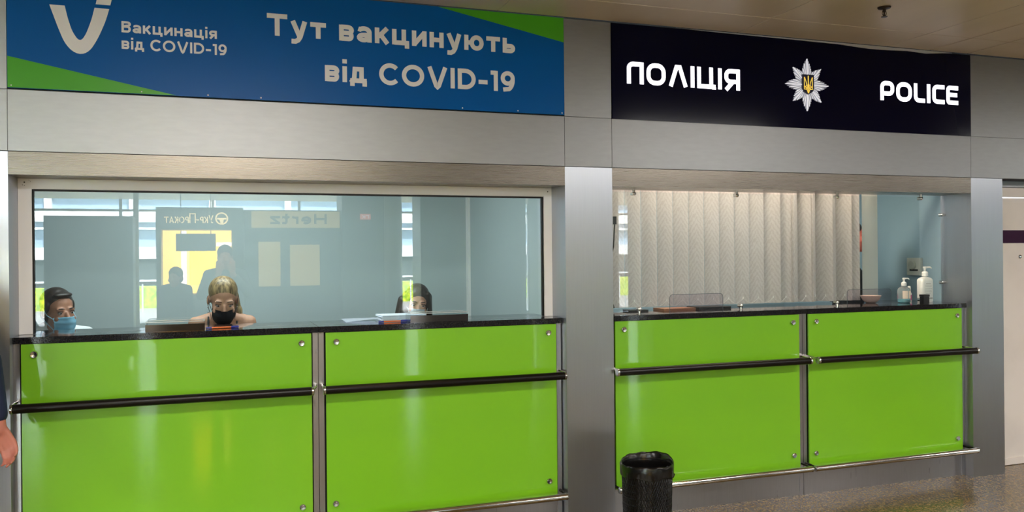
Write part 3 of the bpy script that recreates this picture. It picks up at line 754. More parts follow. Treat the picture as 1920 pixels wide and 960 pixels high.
obj('cord', tube(BM(), [(2.42, .42, 1.75), (2.41, .42, 1.6), (2.38, .42, 1.48), (2.36, .42, 1.40), (2.38, .42, 1.30), (2.41, .42, 1.21)], .0045, 8), m_dark, cord)
obj('clip', bx(2.412, 2.428, .41, .43, 1.74, 1.79), m_dark, cord)

# ------------------------------------------------------------------ small things on the counters
def tray(x0, x1, y0, y1, z1, label, clear):
    t = thing('document_tray', label, 'tray', ((x0 + x1) / 2, (y0 + y1) / 2, 1.19), 'trays on the vaccination counter')
    mm = mat('smoky_mirror_plastic', srgb(92, 84, 84), .08, .85) if not clear else mat('smoky_plastic', srgb(78, 68, 62), .1, .75)
    obj('front', bx(x0, x1, y0, y0 + .004, 1.1905, z1 - .010), mm, t, bevel=.001)
    b = BM(); box(b, x0, x0 + .004, y0 + .004, y1, 1.1905, z1); box(b, x1 - .004, x1, y0 + .004, y1, 1.1905, z1); box(b, x0, x1, y1, y1 + .004, 1.1905, z1)
    obj('wall', b, m_acry, t)
    obj('bottom', bx(x0 + .004, x1 - .004, y0 + .004, y1, 1.1905, 1.194), mm, t)
    rim = BM()
    for a in ((x0, x1, y0 - .001, y0 + .005), (x0, x1, y1 - .001, y1 + .005), (x0, x0 + .006, y0, y1), (x1 - .006, x1, y0, y1)): box(rim, *a, z1, z1 + .0035)
    obj('rim', rim, mat('clear_plastic_rim', srgb(205, 208, 210), .15, .3), t)
    return t
tray(-.300, -.026, .072, .195, 1.236, 'smoky clear plastic tray on the counter before the blonde woman', True)
tray(1.020, 1.345, .075, .195, 1.238, 'shiny smoky plastic tray on the counter near the broad pillar', False)
def pen(x, y, ang, label):
    t = thing('pen', label, 'pen', (x, y, 1.19), 'orange pens', rotz=ang)
    Mx = Matrix.Translation((x, y, 1.1955)) @ Matrix.Rotation(ang, 4, 'Z')
    def part(nm, prof, m):
        b = lathe(BM(), prof, (0, 0, 0), 14, 'X'); b.transform(Mx); return obj(nm, b, m, t, auto=.6)
    mo = mat('orange_pen_barrel', srgb(235, 120, 55), .35); mb = mat('blue_pen_cap', srgb(40, 50, 150), .3)
    part('barrel', [(.0042, -.05), (.0042, .045), (.0038, .048)], mo)
    part('cap', [(.003, .045), (.0052, .046), (.0050, .080), (.003, .084)], mb)
    part('end_plug', [(.003, -.078), (.0046, -.074), (.0046, -.049), (.003, -.048)], mb)
    b = bx(.05, .083, -.0012, .0012, .005, .0066); b.transform(Mx); obj('clip', b, mb, t)
pen(.055, .16, .10, 'orange ballpoint pen with blue ends on the counter before the blonde woman')
pen(.94, .165, .06, 'orange pen with blue ends beside the paper stack on the counter')
# papers behind the second tray
pp = thing('paper_stack', 'stack of white papers behind the counter window, before the dark-haired woman', 'papers', (1.0, .38, 1.19))
mp_ = mat('white_paper', srgb(225, 230, 240), .7)
for i in range(5):
    b = bx(.90 + .004 * (i % 3), 1.16 + .003 * (i % 2), .28 + .003 * i, .46, 1.1905 + i * .006, 1.195 + i * .006)
    bmesh.ops.rotate(b, verts=b.verts, cent=(1.03, .37, 1.2), matrix=Matrix.Rotation(.05 * math.sin(i * 2.1), 3, 'Z'))
    obj('sheet_bundle', b, mp_, pp, bevel=.001, seg=1)
lp = BM()
g = [[lp.verts.new((.70 + .19 * u, .24 + .21 * v, 1.1925 + .012 * (u * u) + .006 * math.sin(u * 3 + v))) for u in [k / 6 for k in range(7)]] for v in (0, .5, 1)]
for a, b in zip(g, g[1:]):
    for k in range(6): lp.faces.new((a[k], a[k + 1], b[k + 1], b[k]))
bmesh.ops.solidify(lp, geom=lp.faces[:], thickness=.0006)
tag(obj('paper_sheet', lp, mp_), 'loose white sheet lying by the paper stack behind the counter window', 'paper')

# pump bottles
def pump(x, y, z, s, m, t, ang):
    b = lathe(BM(), [(.0125 * s, 0), (.0165 * s, .001), (.0165 * s, .020 * s), (.012 * s, .026 * s), (.006 * s, .028 * s), (.006 * s, .045 * s), (.004 * s, .046 * s)], (x, y, z), 18)
    d = Vector((math.cos(ang), math.sin(ang), 0))
    p = Vector((x, y, z + .046 * s))
    tube(b, [p - Vector((0, 0, .004)), p + Vector((0, 0, .006 * s))], [.010 * s, .010 * s], 14)
    tube(b, [p + Vector((0, 0, .003)) - d * .008 * s, p + Vector((0, 0, .0035 * s)) + d * .03 * s, p + d * .038 * s - Vector((0, 0, .003 * s))], [.0055 * s, .0042 * s, .003 * s], 10)
    return obj('pump', b, m, t, auto=.6)
def sq_bottle(bm, w, d, hs, c, n=28):
    """bottle of rounded-rectangular section: hs = [(height, scale)]"""
    rings = []
    for h, s in hs:
        ring_ = []
        for k in range(n):
            a = 2 * PI * k / n; ca, sa = math.cos(a), math.sin(a); e = .45 if s > .6 else .8
            ring_.append(bm.verts.new((c[0] + w / 2 * s * math.copysign(abs(ca) ** e, ca), c[1] + d / 2 * (s if s > .6 else s * w / d) * math.copysign(abs(sa) ** e, sa), c[2] + h)))
        rings.append(ring_)
    for a, b in zip(rings, rings[1:]):
        for k in range(n): bm.faces.new((a[k], a[(k + 1) % n], b[(k + 1) % n], b[k]))
    bm.faces.new(list(reversed(rings[0]))); bm.faces.new(rings[-1])
    return bm
def label_lines(name, x, y, z, w, rows, m, t):
    b = BM()
    for dz, a0, a1, th in rows: box(b, x - w / 2 + a0 * w, x - w / 2 + a1 * w, y - .0006, y, z + dz, z + dz + th)
    return obj(name, b, m, t)
Z0 = 1.1905
wbt = thing('pump_bottle', 'large white pump bottle on the police counter, beside the steel pillar', 'bottle', (4.80, .29, Z0), 'pump bottles')
obj('body', sq_bottle(BM(), .106, .062, [(0, .93), (.004, .98), (.01, 1), (.145, 1), (.158, .97), (.168, .82), (.176, .45), (.180, .2), (.184, .17)], (4.80, .29, Z0)), m_white, wbt, auto=.7)
pump(4.80, .29, Z0 + .182, 1.3, m_white, wbt, -.25)
m_ink = mat('grey_label_print', srgb(165, 162, 160), .6)
label_lines('label', 4.80, .2585, Z0, .09, [(.128, .25, .75, .004), (.118, .15, .85, .002), (.108, .18, .8, .002), (.092, .15, .85, .0035), (.08, .15, .8, .002), (.072, .15, .83, .002), (.06, .2, .7, .002), (.022, .55, .9, .010)], m_ink, wbt)
gb = thing('gel_bottle', 'clear pump bottle of blue hand gel on the police counter', 'bottle', (4.60, .28, Z0), 'pump bottles')
m_clear = mat('clear_plastic_bottle', (.92, .96, .97, 1), .05); m_clear.node_tree.nodes['Principled BSDF'].inputs['Transmission Weight'].default_value = .85; m_clear.node_tree.nodes['Principled BSDF'].inputs['IOR'].default_value = 1.15
m_gel = mat('blue_gel', srgb(60, 175, 195), .15)
obj('body', lathe(BM(), [(.036, .0), (.041, .004), (.042, .01), (.042, .085), (.039, .098), (.028, .108), (.015, .114), (.014, .12)], (4.60, .28, Z0), 24), m_clear, gb, auto=.7)
obj('gel', lathe(BM(), [(.034, .001), (.0395, .005), (.0395, .026), (.038, .027)], (4.60, .28, Z0), 24), m_gel, gb, auto=.7)
pump(4.60, .28, Z0 + .118, 1.05, m_white, gb, -.2)
lb_ = BM()
for k in range(-7, 8):
    a = -PI / 2 + k * .14; b_ = a + .14
    if k == -1: continue
    q = [(4.60 + .0428 * math.cos(t), .28 + .0428 * math.sin(t), z) for t, z in ((a, Z0 + .03), (b_, Z0 + .03), (b_, Z0 + .085), (a, Z0 + .085))]
    lb_.faces.new([lb_.verts.new(p) for p in q])
obj('label', lb_, mat('cream_label', srgb(238, 218, 200), .5), gb)
sbt = thing('small_bottle', 'small white spray bottle with pink label behind the hand gel', 'bottle', (4.705, .34, Z0))
obj('body', lathe(BM(), [(.015, 0), (.017, .003), (.017, .06), (.012, .068), (.009, .07)], (4.705, .34, Z0), 18), m_white, sbt, auto=.7)
obj('cap', lathe(BM(), [(.0115, .069), (.0115, .1), (.010, .112), (.008, .113)], (4.705, .34, Z0), 18), m_white, sbt, auto=.7)
obj('label', lathe(BM(), [(.0168, .012), (.0175, .012), (.0175, .05), (.0168, .05)], (4.705, .34, Z0), 18), mat('pink_label', srgb(190, 70, 130), .5), sbt)
bxk = thing('card_reader', 'small black box standing on the police counter before the white bottle', 'box', (4.60, .1, Z0))
obj('body', bx(4.595, 4.645, .10, .135, Z0, Z0 + .048), m_dark, bxk, bevel=.004)
obj('lid', bx(4.593, 4.647, .098, .137, Z0 + .049, Z0 + .064), m_dark, bxk, bevel=.003)
bw = thing('bowl', 'white bowl on the police counter behind the clear shield', 'bowl', (4.39, .37, Z0))
obj('body', lathe(BM(), [(.03, 0), (.034, .002), (.055, .02), (.068, .048), (.070, .052), (.066, .051), (.053, .024), (.03, .008)], (4.39, .37, Z0), 28), mat('cream_ceramic', srgb(215, 195, 180), .3), bw, auto=.8)
obj('foot_ring', lathe(BM(), [(.024, .0), (.029, .0), (.031, .004), (.024, .004)], (4.39, .37, Z0), 20), m_dark, bw)
tag(obj('brown_reflection_strip', bx(2.70, 2.93, .30, .44, Z0, Z0 + .012), mat('brown_strip_tone', srgb(150, 105, 75), .5), None, bevel=.002), 'flat brown strip on the police counter, added for a reflection behind the glass', 'brown_reflection_strip')  # solid brown strip added to stand in for a reflection in the countertop
tag(obj('black_reflection_strip', bx(2.96, 3.2, .31, .46, Z0, Z0 + .014), m_dark, None, bevel=.003), 'flat black strip on the police counter, added for a reflection behind the glass', 'black_reflection_strip')  # the dark part of that reflection, added as a solid strip
tag(obj('mobile_phone', bx(2.46, 2.60, .32, .40, Z0, Z0 + .009), m_dark, None, bevel=.003), 'black phone lying on the police counter by the blind cord', 'phone')
th = thing('wall_thermostat', 'off-white wall thermostat with round dial in the police room', 'thermostat', (5.2, .77, 1.43))
obj('backplate', bx(5.176, 5.199, .705, .84, 1.365, 1.50), mat('off_white_plastic', srgb(205, 208, 196), .4), th, bevel=.006)
obj('dial', lathe(BM(), [(.036, 5.176), (.036, 5.166), (.030, 5.160), (.008, 5.160)], (0, .785, 1.445), 24, 'X'), mat('cream_dial', srgb(190, 195, 182), .4), th, auto=.6)
obj('scale_mark', bx(5.172, 5.177, .73, .81, 1.398, 1.412), m_gap, th)

# waste bin: wire mesh basket with a black bag
BXc, BYc, BR, BH = 2.19, -.40, .135, .43
bn = thing('waste_bin', 'black wire mesh waste bin with a black bag, on the floor before the police counter', 'bin', (BXc, BYc, 0))
m_wire = mat('black_wire', srgb(24, 24, 26), .3, .4)
wb = BM(); NW, NH = 60, 34
def bpnt(k, h):
    a = 2 * PI * k / NW; r = BR * (.93 + .07 * h / BH)
    return Vector((BXc + r * math.cos(a), BYc + r * math.sin(a), h))
for k in range(NW):
    for dk in (2, -2):
        tube(wb, [bpnt(k + dk * t / 2 * 2.2, .012 + (BH - .02) * t / 6) for t in range(7)], .0011, 4, False)
for j in range(0, NH, 3):
    h = .015 + (BH - .03) * j / (NH - 1)
    tube(wb, [bpnt(k, h) for k in range(NW + 1)], .0011, 4, False)
obj('mesh_wall', wb, m_wire, bn)
obj('rim', tube(BM(), [bpnt(k, BH) for k in range(NW + 1)], .005, 8, False), m_wire, bn, smooth=True)
obj('base', lathe(BM(), [(.02, .002), (BR * .93, .002), (BR * .95, .014), (BR * .9, .016)], (BXc, BYc, 0), 40), m_wire, bn)
m_bag = mat('black_bag_film', srgb(14, 13, 13), .22)
lb2 = BM(); K = 72; prof = [(.90, .02), (.925, .12), (.945, .25), (.965, BH - .03), (.985, BH + .002), (1.03, BH + .012), (1.06, BH + .002), (1.055, BH - .03), (1.05, BH - .052)]
rings = []
for j, (s, h) in enumerate(prof):
    rg = []
    for k in range(K):
        a = 2 * PI * k / K
        wob = .010 * math.sin(5 * a + j) + .005 * math.sin(13 * a + 2 * j) + .004 * math.sin(29 * a)
        r = BR * (s + wob * (.4 if j < 3 else (.35 if j == 3 else 1)))
        lift = (.026 * max(0, math.sin(a + .75)) + .004 * math.sin(3 * a + 1) + .002 * math.sin(11 * a)) if 4 <= j <= 6 else (.005 * math.sin(5 * a + j) if j > 6 else 0)
        rg.append(lb2.verts.new((BXc + r * math.cos(a), BYc + r * math.sin(a), h + lift)))
    rings.append(rg)
for a, b in zip(rings, rings[1:]):
    for k in range(K): lb2.faces.new((a[k], a[(k + 1) % K], b[(k + 1) % K], b[k]))
bag = obj('bag', lb2, m_bag, bn, smooth=True)
kn = BM()
for j in range(9):
    a = j * .8
    bmesh.ops.create_icosphere(kn, subdivisions=2, radius=.011 + .004 * (j % 3), matrix=Matrix.Translation((BXc + BR * 1.05 + .006 * math.cos(a), BYc + .012 * math.sin(a), BH - .035 - .006 * j + .01)))
for v in kn.verts: v.co += Vector((math.sin(v.co.z * 300), math.cos(v.co.x * 280), math.sin(v.co.y * 310))) * .0025
obj('bag_knot', kn, m_bag, bag, smooth=True)

# ------------------------------------------------------------------ people
def cap_mesh(bm, p0, p1, r0, r1, n=14):
    p0, p1 = Vector(p0), Vector(p1); d = p1 - p0
    L = d.length
    if L < 1e-6: d = Vector((0, 0, 1)); L = 1e-6
    d.normalize(); s, t = frame_of(d); rings = []
    st = [(-math.cos(a) * r0, math.sin(a) * r0) for a in (PI / 2 * k / 4 for k in range(1, 5))] + [(L + math.sin(a) * r1, math.cos(a) * r1) for a in (PI / 2 * k / 4 for k in range(0, 4))]
    for h, r in st:
        rings.append([bm.verts.new(p0 + d * h + (s * math.cos(2 * PI * k / n) + t * math.sin(2 * PI * k / n)) * r) for k in range(n)])
    for a, b in zip(rings, rings[1:]):
        for k in range(n): bm.faces.new((a[k], b[k], b[(k + 1) % n], a[(k + 1) % n]))
    bm.faces.new(rings[0]); bm.faces.new(list(reversed(rings[-1])))
def ell(bm, c, r, rot=None):
    Mx = Matrix.Translation(c) @ (rot.to_4x4() if rot else Matrix.Identity(4)) @ Matrix.Diagonal((*r, 1))
    bmesh.ops.create_icosphere(bm, subdivisions=3, radius=1, matrix=Mx)
def remesh(name, bm, voxel, m, parent, smooth=6, world=None):
    bmesh.ops.recalc_face_normals(bm, faces=bm.faces)
    me = bpy.data.meshes.new(name); bm.to_mesh(me); bm.free()
    t = bpy.data.objects.new('remesh_source', me); C.collection.objects.link(t)
    md = t.modifiers.new('r', 'REMESH'); md.mode = 'VOXEL'; md.voxel_size = voxel
    ms = t.modifiers.new('s', 'SMOOTH'); ms.iterations = smooth; ms.factor = .5
    bpy.context.view_layer.update()
    dg = bpy.context.evaluated_depsgraph_get()
    nm = bpy.data.meshes.new_from_object(t.evaluated_get(dg), depsgraph=dg)
    bpy.data.objects.remove(t); bpy.data.meshes.remove(me)
    nm.name = name
    return mesh_obj(name, nm, m, parent, True)
V = Vector
def hand_parts(bm, wrist, d, nrm, thumb, curl=.5, s=1.0):
    """five separate fingers on a palm: d = along the hand, nrm = out of the back of the hand, thumb = side of the thumb"""
    d, nrm, thumb = V(d).normalized(), V(nrm).normalized(), V(thumb).normalized(); wrist = V(wrist)
    lens = [(.042, .025, .020), (.046, .029, .022), (.043, .027, .021), (.034, .021, .018)]
    offs = [.030, .010, -.010, -.028]; kn = [.088, .092, .088, .080]
    for i in range(4):
        k0 = wrist + thumb * offs[i] * .75 * s + d * .012 * s; k1 = wrist + thumb * offs[i] * s + d * kn[i] * s
        cap_mesh(bm, k0, k1, .0135 * s, .0110 * s)
        p = k1; ang = 0
        for j, L in enumerate(lens[i]):
            ang += curl * (.55, .85, .6)[j]
            q = p + (d * math.cos(ang) - nrm * math.sin(ang)) * L * s
            cap_mesh(bm, p, q, (.0092 - .0010 * j) * s, (.0085 - .0012 * j) * s, 10); p = q
    t0 = wrist + thumb * .022 * s + d * .022 * s; t1 = t0 + (thumb * .62 + d * .7 - nrm * .25) * .042 * s
    t2 = t1 + (d * .95 + thumb * .1 - nrm * .35) * .032 * s; t3 = t2 + (d * .9 - thumb * .15 - nrm * .45) * .024 * s
    cap_mesh(bm, t0, t1, .0135 * s, .0115 * s); cap_mesh(bm, t1, t2, .0108 * s, .0098 * s, 10); cap_mesh(bm, t2, t3, .0095 * s, .008 * s, 10)
def skin_mat(name, c): return noise_col(mat(name, c, .5), c, tuple(x * .9 for x in c[:3]) + (1,), 25)
def head_parts(bm, T, s=1):
    R = T.to_3x3(); q = lambda x, y, z: T @ V((x, y, z))
    E = lambda c, r: ell(bm, q(*c), [a * s for a in r], R.normalized())
    E((0, .015, .035), (.074, .094, .083)); E((0, -.028, -.035), (.060, .066, .086)); E((0, -.066, -.098), (.028, .024, .022))
    E((0, -.030, -.075), (.050, .05, .04))
    cap_mesh(bm, q(0, -.092, .004), q(0, -.112, -.034), .0085 * s, .0135 * s); E((.012, -.100, -.038), (.009, .011, .008)); E((-.012, -.100, -.038), (.009, .011, .008))
    for sx in (-1, 1):
        E((sx * .031, -.0785, .0125), (.018, .0125, .0065)); E((sx * .031, -.077, -.0085), (.018, .0115, .006))
        E((sx * .030, -.078, .024), (.024, .014, .008)); E((sx * .038, -.068, -.032), (.022, .022, .022)); E((sx * .077, .014, -.006), (.009, .018, .030))
    E((0, -.086, -.066), (.022, .012, .008)); E((0, -.086, -.076), (.019, .011, .008))
    cap_mesh(bm, q(0, .012, -.06), q(0, .030, -.16), .050 * s, .054 * s)
def eyes(T, par, iris):
    for sx in (-1, 1):
        b = BM(); bmesh.ops.create_icosphere(b, subdivisions=3, radius=.0118, matrix=T @ Matrix.Translation((sx * .031, -.0765, .003)))
        o = obj('eye', b, m_eyew, par, smooth=True)
        b = BM(); bmesh.ops.create_icosphere(b, subdivisions=2, radius=.0062, matrix=T @ Matrix.Translation((sx * .031, -.0845, .003)) @ Matrix.Diagonal((1, .75, 1, 1)))
        obj('iris', b, iris, o, smooth=True)
        b = BM(); tube(b, [T @ V((sx * (.031 + .015 * math.cos(t)), -.0885 + .006 * abs(math.cos(t)) ** 2, .006 + .0075 * math.sin(t))) for t in [PI * k / 8 for k in range(9)]], .0020, 6)
        obj('eyelash', b, m_lash, par)
def brows(T, par, m, tilt=0):
    for sx in (-1, 1):
        b = BM(); tube(b, [T @ V((sx * x, -.0935 + y, z)) for x, y, z in ((.014, .002, .0265 - tilt), (.026, .002, .029), (.040, .008, .0285), (.050, .018, .022))], [.0025, .0035, .003, .0015], 6)
        obj('eyebrow', b, m, par)
def face_mask(T, par, m, straps=True, fold=True):
    bm = BM(); U, W = 16, 12; rows = []
    for j in range(W + 1):
        v = j / W; z = -.012 - .098 * v
        row = []
        for i in range(U + 1):
            u = i / U * 2 - 1
            half = .064 - .010 * max(0, v - .55) / .45 - .004 * (1 - v)
            x = half * u
            y = -.1315 + .060 * abs(u) ** 2.0 + .026 * max(0, v - .55) ** 1.2 / .45 * .6 + (.012 * (1 - v) if v < .3 else 0) * (1 if abs(u) > .25 else .2)
            zz = z - .010 * abs(u) ** 1.5 * (1 - v) + .020 * abs(u) ** 2 * v
            if fold: y += .0022 * math.sin(v * PI * 5)
            row.append(bm.verts.new(T @ V((x, y, zz))))
        rows.append(row)
    for a, b in zip(rows, rows[1:]):
        for k in range(U): bm.faces.new((a[k], a[k + 1], b[k + 1], b[k]))
    bmesh.ops.solidify(bm, geom=bm.faces[:], thickness=.0015)
    o = obj('face_mask', bm, m, par, smooth=True)
    b = BM()
    for sx in (-1, 1):
        tube(b, [T @ V(p) for p in ((sx * .062, -.07, -.03), (sx * .074, -.02, -.012), (sx * .080, .012, .022), (sx * .083, .030, .0), (sx * .078, .02, -.035), (sx * .070, -.02, -.06), (sx * .060, -.062, -.088))], .0016, 6)
    obj('ear_loop', b, m, o)
    return o
m_eyew = mat('eye_white', srgb(165, 155, 150), .3); m_irisB = mat('dark_iris', srgb(40, 30, 24), .2); m_lash = mat('dark_lash', srgb(32, 24, 20), .6)
m_shoe = mat('black_shoe', srgb(25, 24, 24), .4)
def limbs(bm, J, grow=0, upper=True, lower=True, sleeve=1.0, slim=1.0, torso=True):
    g = grow; S = slim
    if torso:
        cap_mesh(bm, J['pelvis'], V(J['pelvis']).lerp(V(J['chest']), .5), .135 * S + g, .12 * S + g)
        c, pv = V(J['chest']), V(J['pelvis']); ax = (V(J['sl']) - V(J['sr'])).normalized()
        for k in range(5):
            p = pv.lerp(c, k / 4)
            hw = (.155, .135, .13, .15, .155)[k] * S; dp = (.115, .105, .10, .105, .105)[k] * S
            cap_mesh(bm, p - ax * (hw - dp * .8), p + ax * (hw - dp * .8), dp + g, dp + g)
        cap_mesh(bm, J['sr'], J['sl'], .054 * S + g, .054 * S + g)
        for s_ in 'lr': cap_mesh(bm, V(J['neck']) - V((0, 0, .015)), V(J['s' + s_]), .048 * S + g * .6, .05 * S + g)
        cap_mesh(bm, c.lerp(V(J['neck']), .4), V(J['neck']), .075 * S + g * .6, .05 * S + g * .3)
    if upper:
        for s in 'lr':
            a, b, cc = V(J['s' + s]), V(J['e' + s]), V(J['w' + s])
            if sleeve >= 1:
                cap_mesh(bm, a, b, .05 * S + g, .041 * S + g)
                cap_mesh(bm, b, b.lerp(cc, min(1, sleeve - 1 + .0) if sleeve < 2 else 1.0), .040 * S + g, .030 * S + g)
            else: cap_mesh(bm, a, a.lerp(b, sleeve), .05 * S + g, .046 * S + g)
    if lower:
        for s in 'lr':
            cap_mesh(bm, J['h' + s], J['k' + s], .082 * S + g, .056 * S + g); cap_mesh(bm, J['k' + s], J['a' + s], .054 * S + g, .036 * S + g)
def seat_pose(x, y, headz, yaw, lean=.0, shrug=0):
    """joints of a person sitting on a stool, facing along -Y turned by yaw"""
    R = Matrix.Rotation(yaw, 3, 'Z'); o = V((x, y, 0))
    q = lambda a, b, c: o + R @ V((a, b, c))
    hz = headz - .115               # ear height
    nz = hz - .155 + shrug; sz = hz - .215 + shrug; pz = sz - .47
    J = dict(neck=q(0, .035 - lean * .3, nz), chest=q(0, .05, sz - .12), pelvis=q(0, .12 + lean, pz), sl=q(.165, .045, sz), sr=q(-.165, .045, sz),
             el=q(.21, -.04, sz - .29), er=q(-.21, -.04, sz - .29), wl=q(.14, -.15, sz - .34), wr=q(-.14, -.15, sz - .34),
             hl=q(.09, .10 + lean, pz - .03), hr=q(-.09, .10 + lean, pz - .03), kl=q(.11, -.30 + lean, pz - .02), kr=q(-.11, -.30 + lean, pz - .02),
             al=q(.11, -.12 + lean, max(.09, pz - .46)), ar=q(-.11, -.12 + lean, max(.09, pz - .46)))
    return J, pz
def stool(x, y, z, label):
    t = thing('office_stool', label, 'stool', (x, y, 0), 'stools behind the vaccination counter')
    obj('seat', lathe(BM(), [(.15, z - .05), (.18, z - .045), (.185, z - .02), (.17, z), (.1, z + .003)], (x, y, 0), 28), m_dark, t, auto=.7)
    obj('column', tube(BM(), [(x, y, .05), (x, y, z - .05)], .025, 14), m_chrome, t)
    obj('base', lathe(BM(), [(.05, 0), (.15, 0), (.15, .012), (.06, .035), (.03, .06)], (x, y, 0), 28), m_chrome, t, auto=.7)
def person(label, J, T, skin, voxel=.006, slim=1, hands=True, hdirs=None, top=None, top_sleeve=.6, trousers=None, hs=1, feet=True, toe=(0, -1, 0), shirt_name='shirt', loc=None):
    p = thing('person', label, 'person', loc or (J['pelvis'].x, J['pelvis'].y, 0))
    bm = BM(); limbs(bm, J, 0, slim=slim, sleeve=2)
    head_parts(bm, T, hs)
    cap_mesh(bm, T @ V((0, .03, -.13)), V(J['neck']) - V((0, 0, .02)), .052 * slim + .002, .056 * slim)
    if hands:
        for s in 'lr':
            d = (V(J['w' + s]) - V(J['e' + s])).normalized()
            if hdirs and s in hdirs: dd, nn, tt, cu = hdirs[s]
            else:
                dd, nn, tt, cu = d, V((0, 0, 1)), V((-1 if s == 'l' else 1, 0, 0)), .35
            hand_parts(bm, J['w' + s], dd, nn, tt, cu)
    remesh('body', bm, voxel, skin, p, 5)
    if top:
        b = BM(); limbs(b, J, .014, lower=False, sleeve=top_sleeve, slim=slim); remesh(shirt_name, b, .009, top, p, 4)
    if trousers:
        b = BM(); limbs(b, J, .014, upper=False, torso=False, slim=slim); cap_mesh(b, J['pelvis'], V(J['pelvis']) + V((0, 0, .06)), .155 * slim, .145 * slim); remesh('trousers', b, .012, trousers, p, 3)
    if feet:
        for s in 'lr':
            b = BM(); a = V(J['a' + s]); f = V(toe)
            cap_mesh(b, V((a.x, a.y, a.z - .045)) - f * .05, V((a.x, a.y, a.z - .052)) + f * .14, .042, .034)
            cap_mesh(b, a, V((a.x, a.y, a.z - .04)), .046, .046); remesh('shoe', b, .01, m_shoe, p, 3)
    return p
def hair_cap(b, T, grow=0, nape=True, front=0):
    E = lambda c, r: ell(b, T @ V(c), r, T.to_3x3())
    E((0, .030 - front, .050), (.079 + grow, .092 + grow, .083 + grow))
    if nape: E((0, .062, -.012), (.066 + grow, .055 + grow, .066 + grow))
def head_T(x, y, z, yaw=0, pitch=0, roll=0):
    return Matrix.Translation((x, y, z)) @ Matrix.Rotation(yaw, 4, 'Z') @ Matrix.Rotation(pitch, 4, 'X') @ Matrix.Rotation(roll, 4, 'Y')
def hair_mat(name, c1, c2, sc=26):
    m = mat(name, c1, .42); return noise_col(m, c1, c2, sc, (3, 3, .6), 4, .35, .65)
m_maskB = mat('light_blue_mask', srgb(160, 214, 236), .7); m_maskK = mat('black_mask', srgb(16, 18, 20), .6); m_maskW = mat('pale_mask', srgb(212, 222, 228), .7)
m_denim = mat('dark_trousers', srgb(40, 42, 52), .8)

# the woman in the black mask
hx, hy, hz = .068, .60, 1.325
J, pz = seat_pose(hx, hy + .05, 1.44, .05, 0, .066)
for k_ in ('sl', 'sr'): J[k_] = V((hx + (J[k_].x - hx) * .86, J[k_].y, J[k_].z)); 
T = head_T(hx, hy - .03, hz - .01, .06, .36, .02)
pw = person('blonde person in a black face mask and dark straps behind the counter window', J, T, skin_mat('fair_skin', srgb(198, 148, 120)), slim=.86, top=None, trousers=m_denim)
b = BM(); limbs(b, {**J, 'sl': V(J['sl']) + V((-.05, 0, -.16)), 'sr': V(J['sr']) + V((.05, 0, -.16)), 'neck': V(J['chest']), 'chest': V(J['chest']) + V((0, 0, -.03))}, .010, upper=False, lower=False, slim=.86)
remesh('tank_top', b, .009, m_maskK, pw, 4)
b = BM()
for sx in (-1, 1):
    s = V(J['sl' if sx > 0 else 'sr'])
    tube(b, [s + V((-sx * .062, -.075, -.13)), s + V((-sx * .064, -.062, -.03)), s + V((-sx * .066, -.035, .040)), s + V((-sx * .066, .0, .062)), s + V((-sx * .066, .05, .03)), s + V((-sx * .066, .09, -.10))], .006, 8)
obj('strap', b, m_maskK, pw, smooth=True)
face_mask(T, pw, m_maskK, fold=False); eyes(T, pw, m_irisB)
m_blond = hair_mat('blonde_hair', srgb(176, 150, 106), srgb(96, 78, 52))
brows(T, pw, mat('brown_brow', srgb(96, 72, 54), .7))
b = BM(); hair_cap(b, T, .0, True, .0095)
for a in ((.02, .115, .03, .07, .125, -.02), (.07, .125, -.02, .092, .095, -.10), (.092, .095, -.10, .098, .06, -.19)):
    cap_mesh(b, T @ V(a[:3]), T @ V(a[3:]), .026, .020)
remesh('hair', b, .005, m_blond, pw, 3)
for sx in (-1, 1):
    b = BM(); bmesh.ops.create_icosphere(b, subdivisions=2, radius=.004, matrix=T @ Matrix.Translation((sx * .078, .002, -.042))); obj('earring', b, m_chrome, pw, smooth=True)
stool(J['pelvis'].x, J['pelvis'].y, pz - .135, 'round black stool under the blonde woman')

# the man in the light blue mask
hx, hy, hz = -.795, .86, 1.262
J, pz = seat_pose(hx - .02, hy + .03, 1.372, .45, 0, .06)
T = head_T(hx, hy, hz, .62, .10, -.05)
mw = mat('white_polo', srgb(226, 230, 230), .75)
pm = person('dark-haired person in light blue face mask and white polo by the window frame', J, T, skin_mat('tan_skin', srgb(172, 120, 94)), top=mw, trousers=m_denim, shirt_name='polo_shirt')
face_mask(T, pm, m_maskB); eyes(T, pm, m_irisB)
m_dkh = hair_mat('dark_brown_hair', srgb(30, 23, 19), srgb(52, 40, 33))
brows(T, pm, m_dkh)
b = BM(); hair_cap(b, T, .002, True, .004)
ell(b, T @ V((.0, -.045, .098)), (.055, .03, .016), T.to_3x3())
for sx in (-1, 1): ell(b, T @ V((sx * .072, -.012, .03)), (.008, .02, .035), T.to_3x3())
remesh('hair', b, .005, m_dkh, pm, 3)
nk = V(J['neck']); cb2 = BM(); K = 24; rr = []
for h, r in ((-.055, .098), (-.02, .080), (.022, .068), (.015, .076), (-.03, .100)):
    rr.append([cb2.verts.new(nk + V((r * math.cos(2 * PI * k / K), r * math.sin(2 * PI * k / K) * .95, h + .02 * math.sin(2 * PI * k / K - .45)))) for k in range(K)])
for a, b_ in zip(rr, rr[1:]):
    for k in range(K): cb2.faces.new((a[k], a[(k + 1) % K], b_[(k + 1) % K], b_[k]))
cl = obj('collar', cb2, mw, pm, smooth=True)
b = BM(); tube(b, [nk + V((.097 * math.cos(2 * PI * k / K), .093 * math.sin(2 * PI * k / K), -.026 + .02 * math.sin(2 * PI * k / K - .45))) for k in range(K + 1)], .003, 6); obj('stripe', b, m_dark, cl)
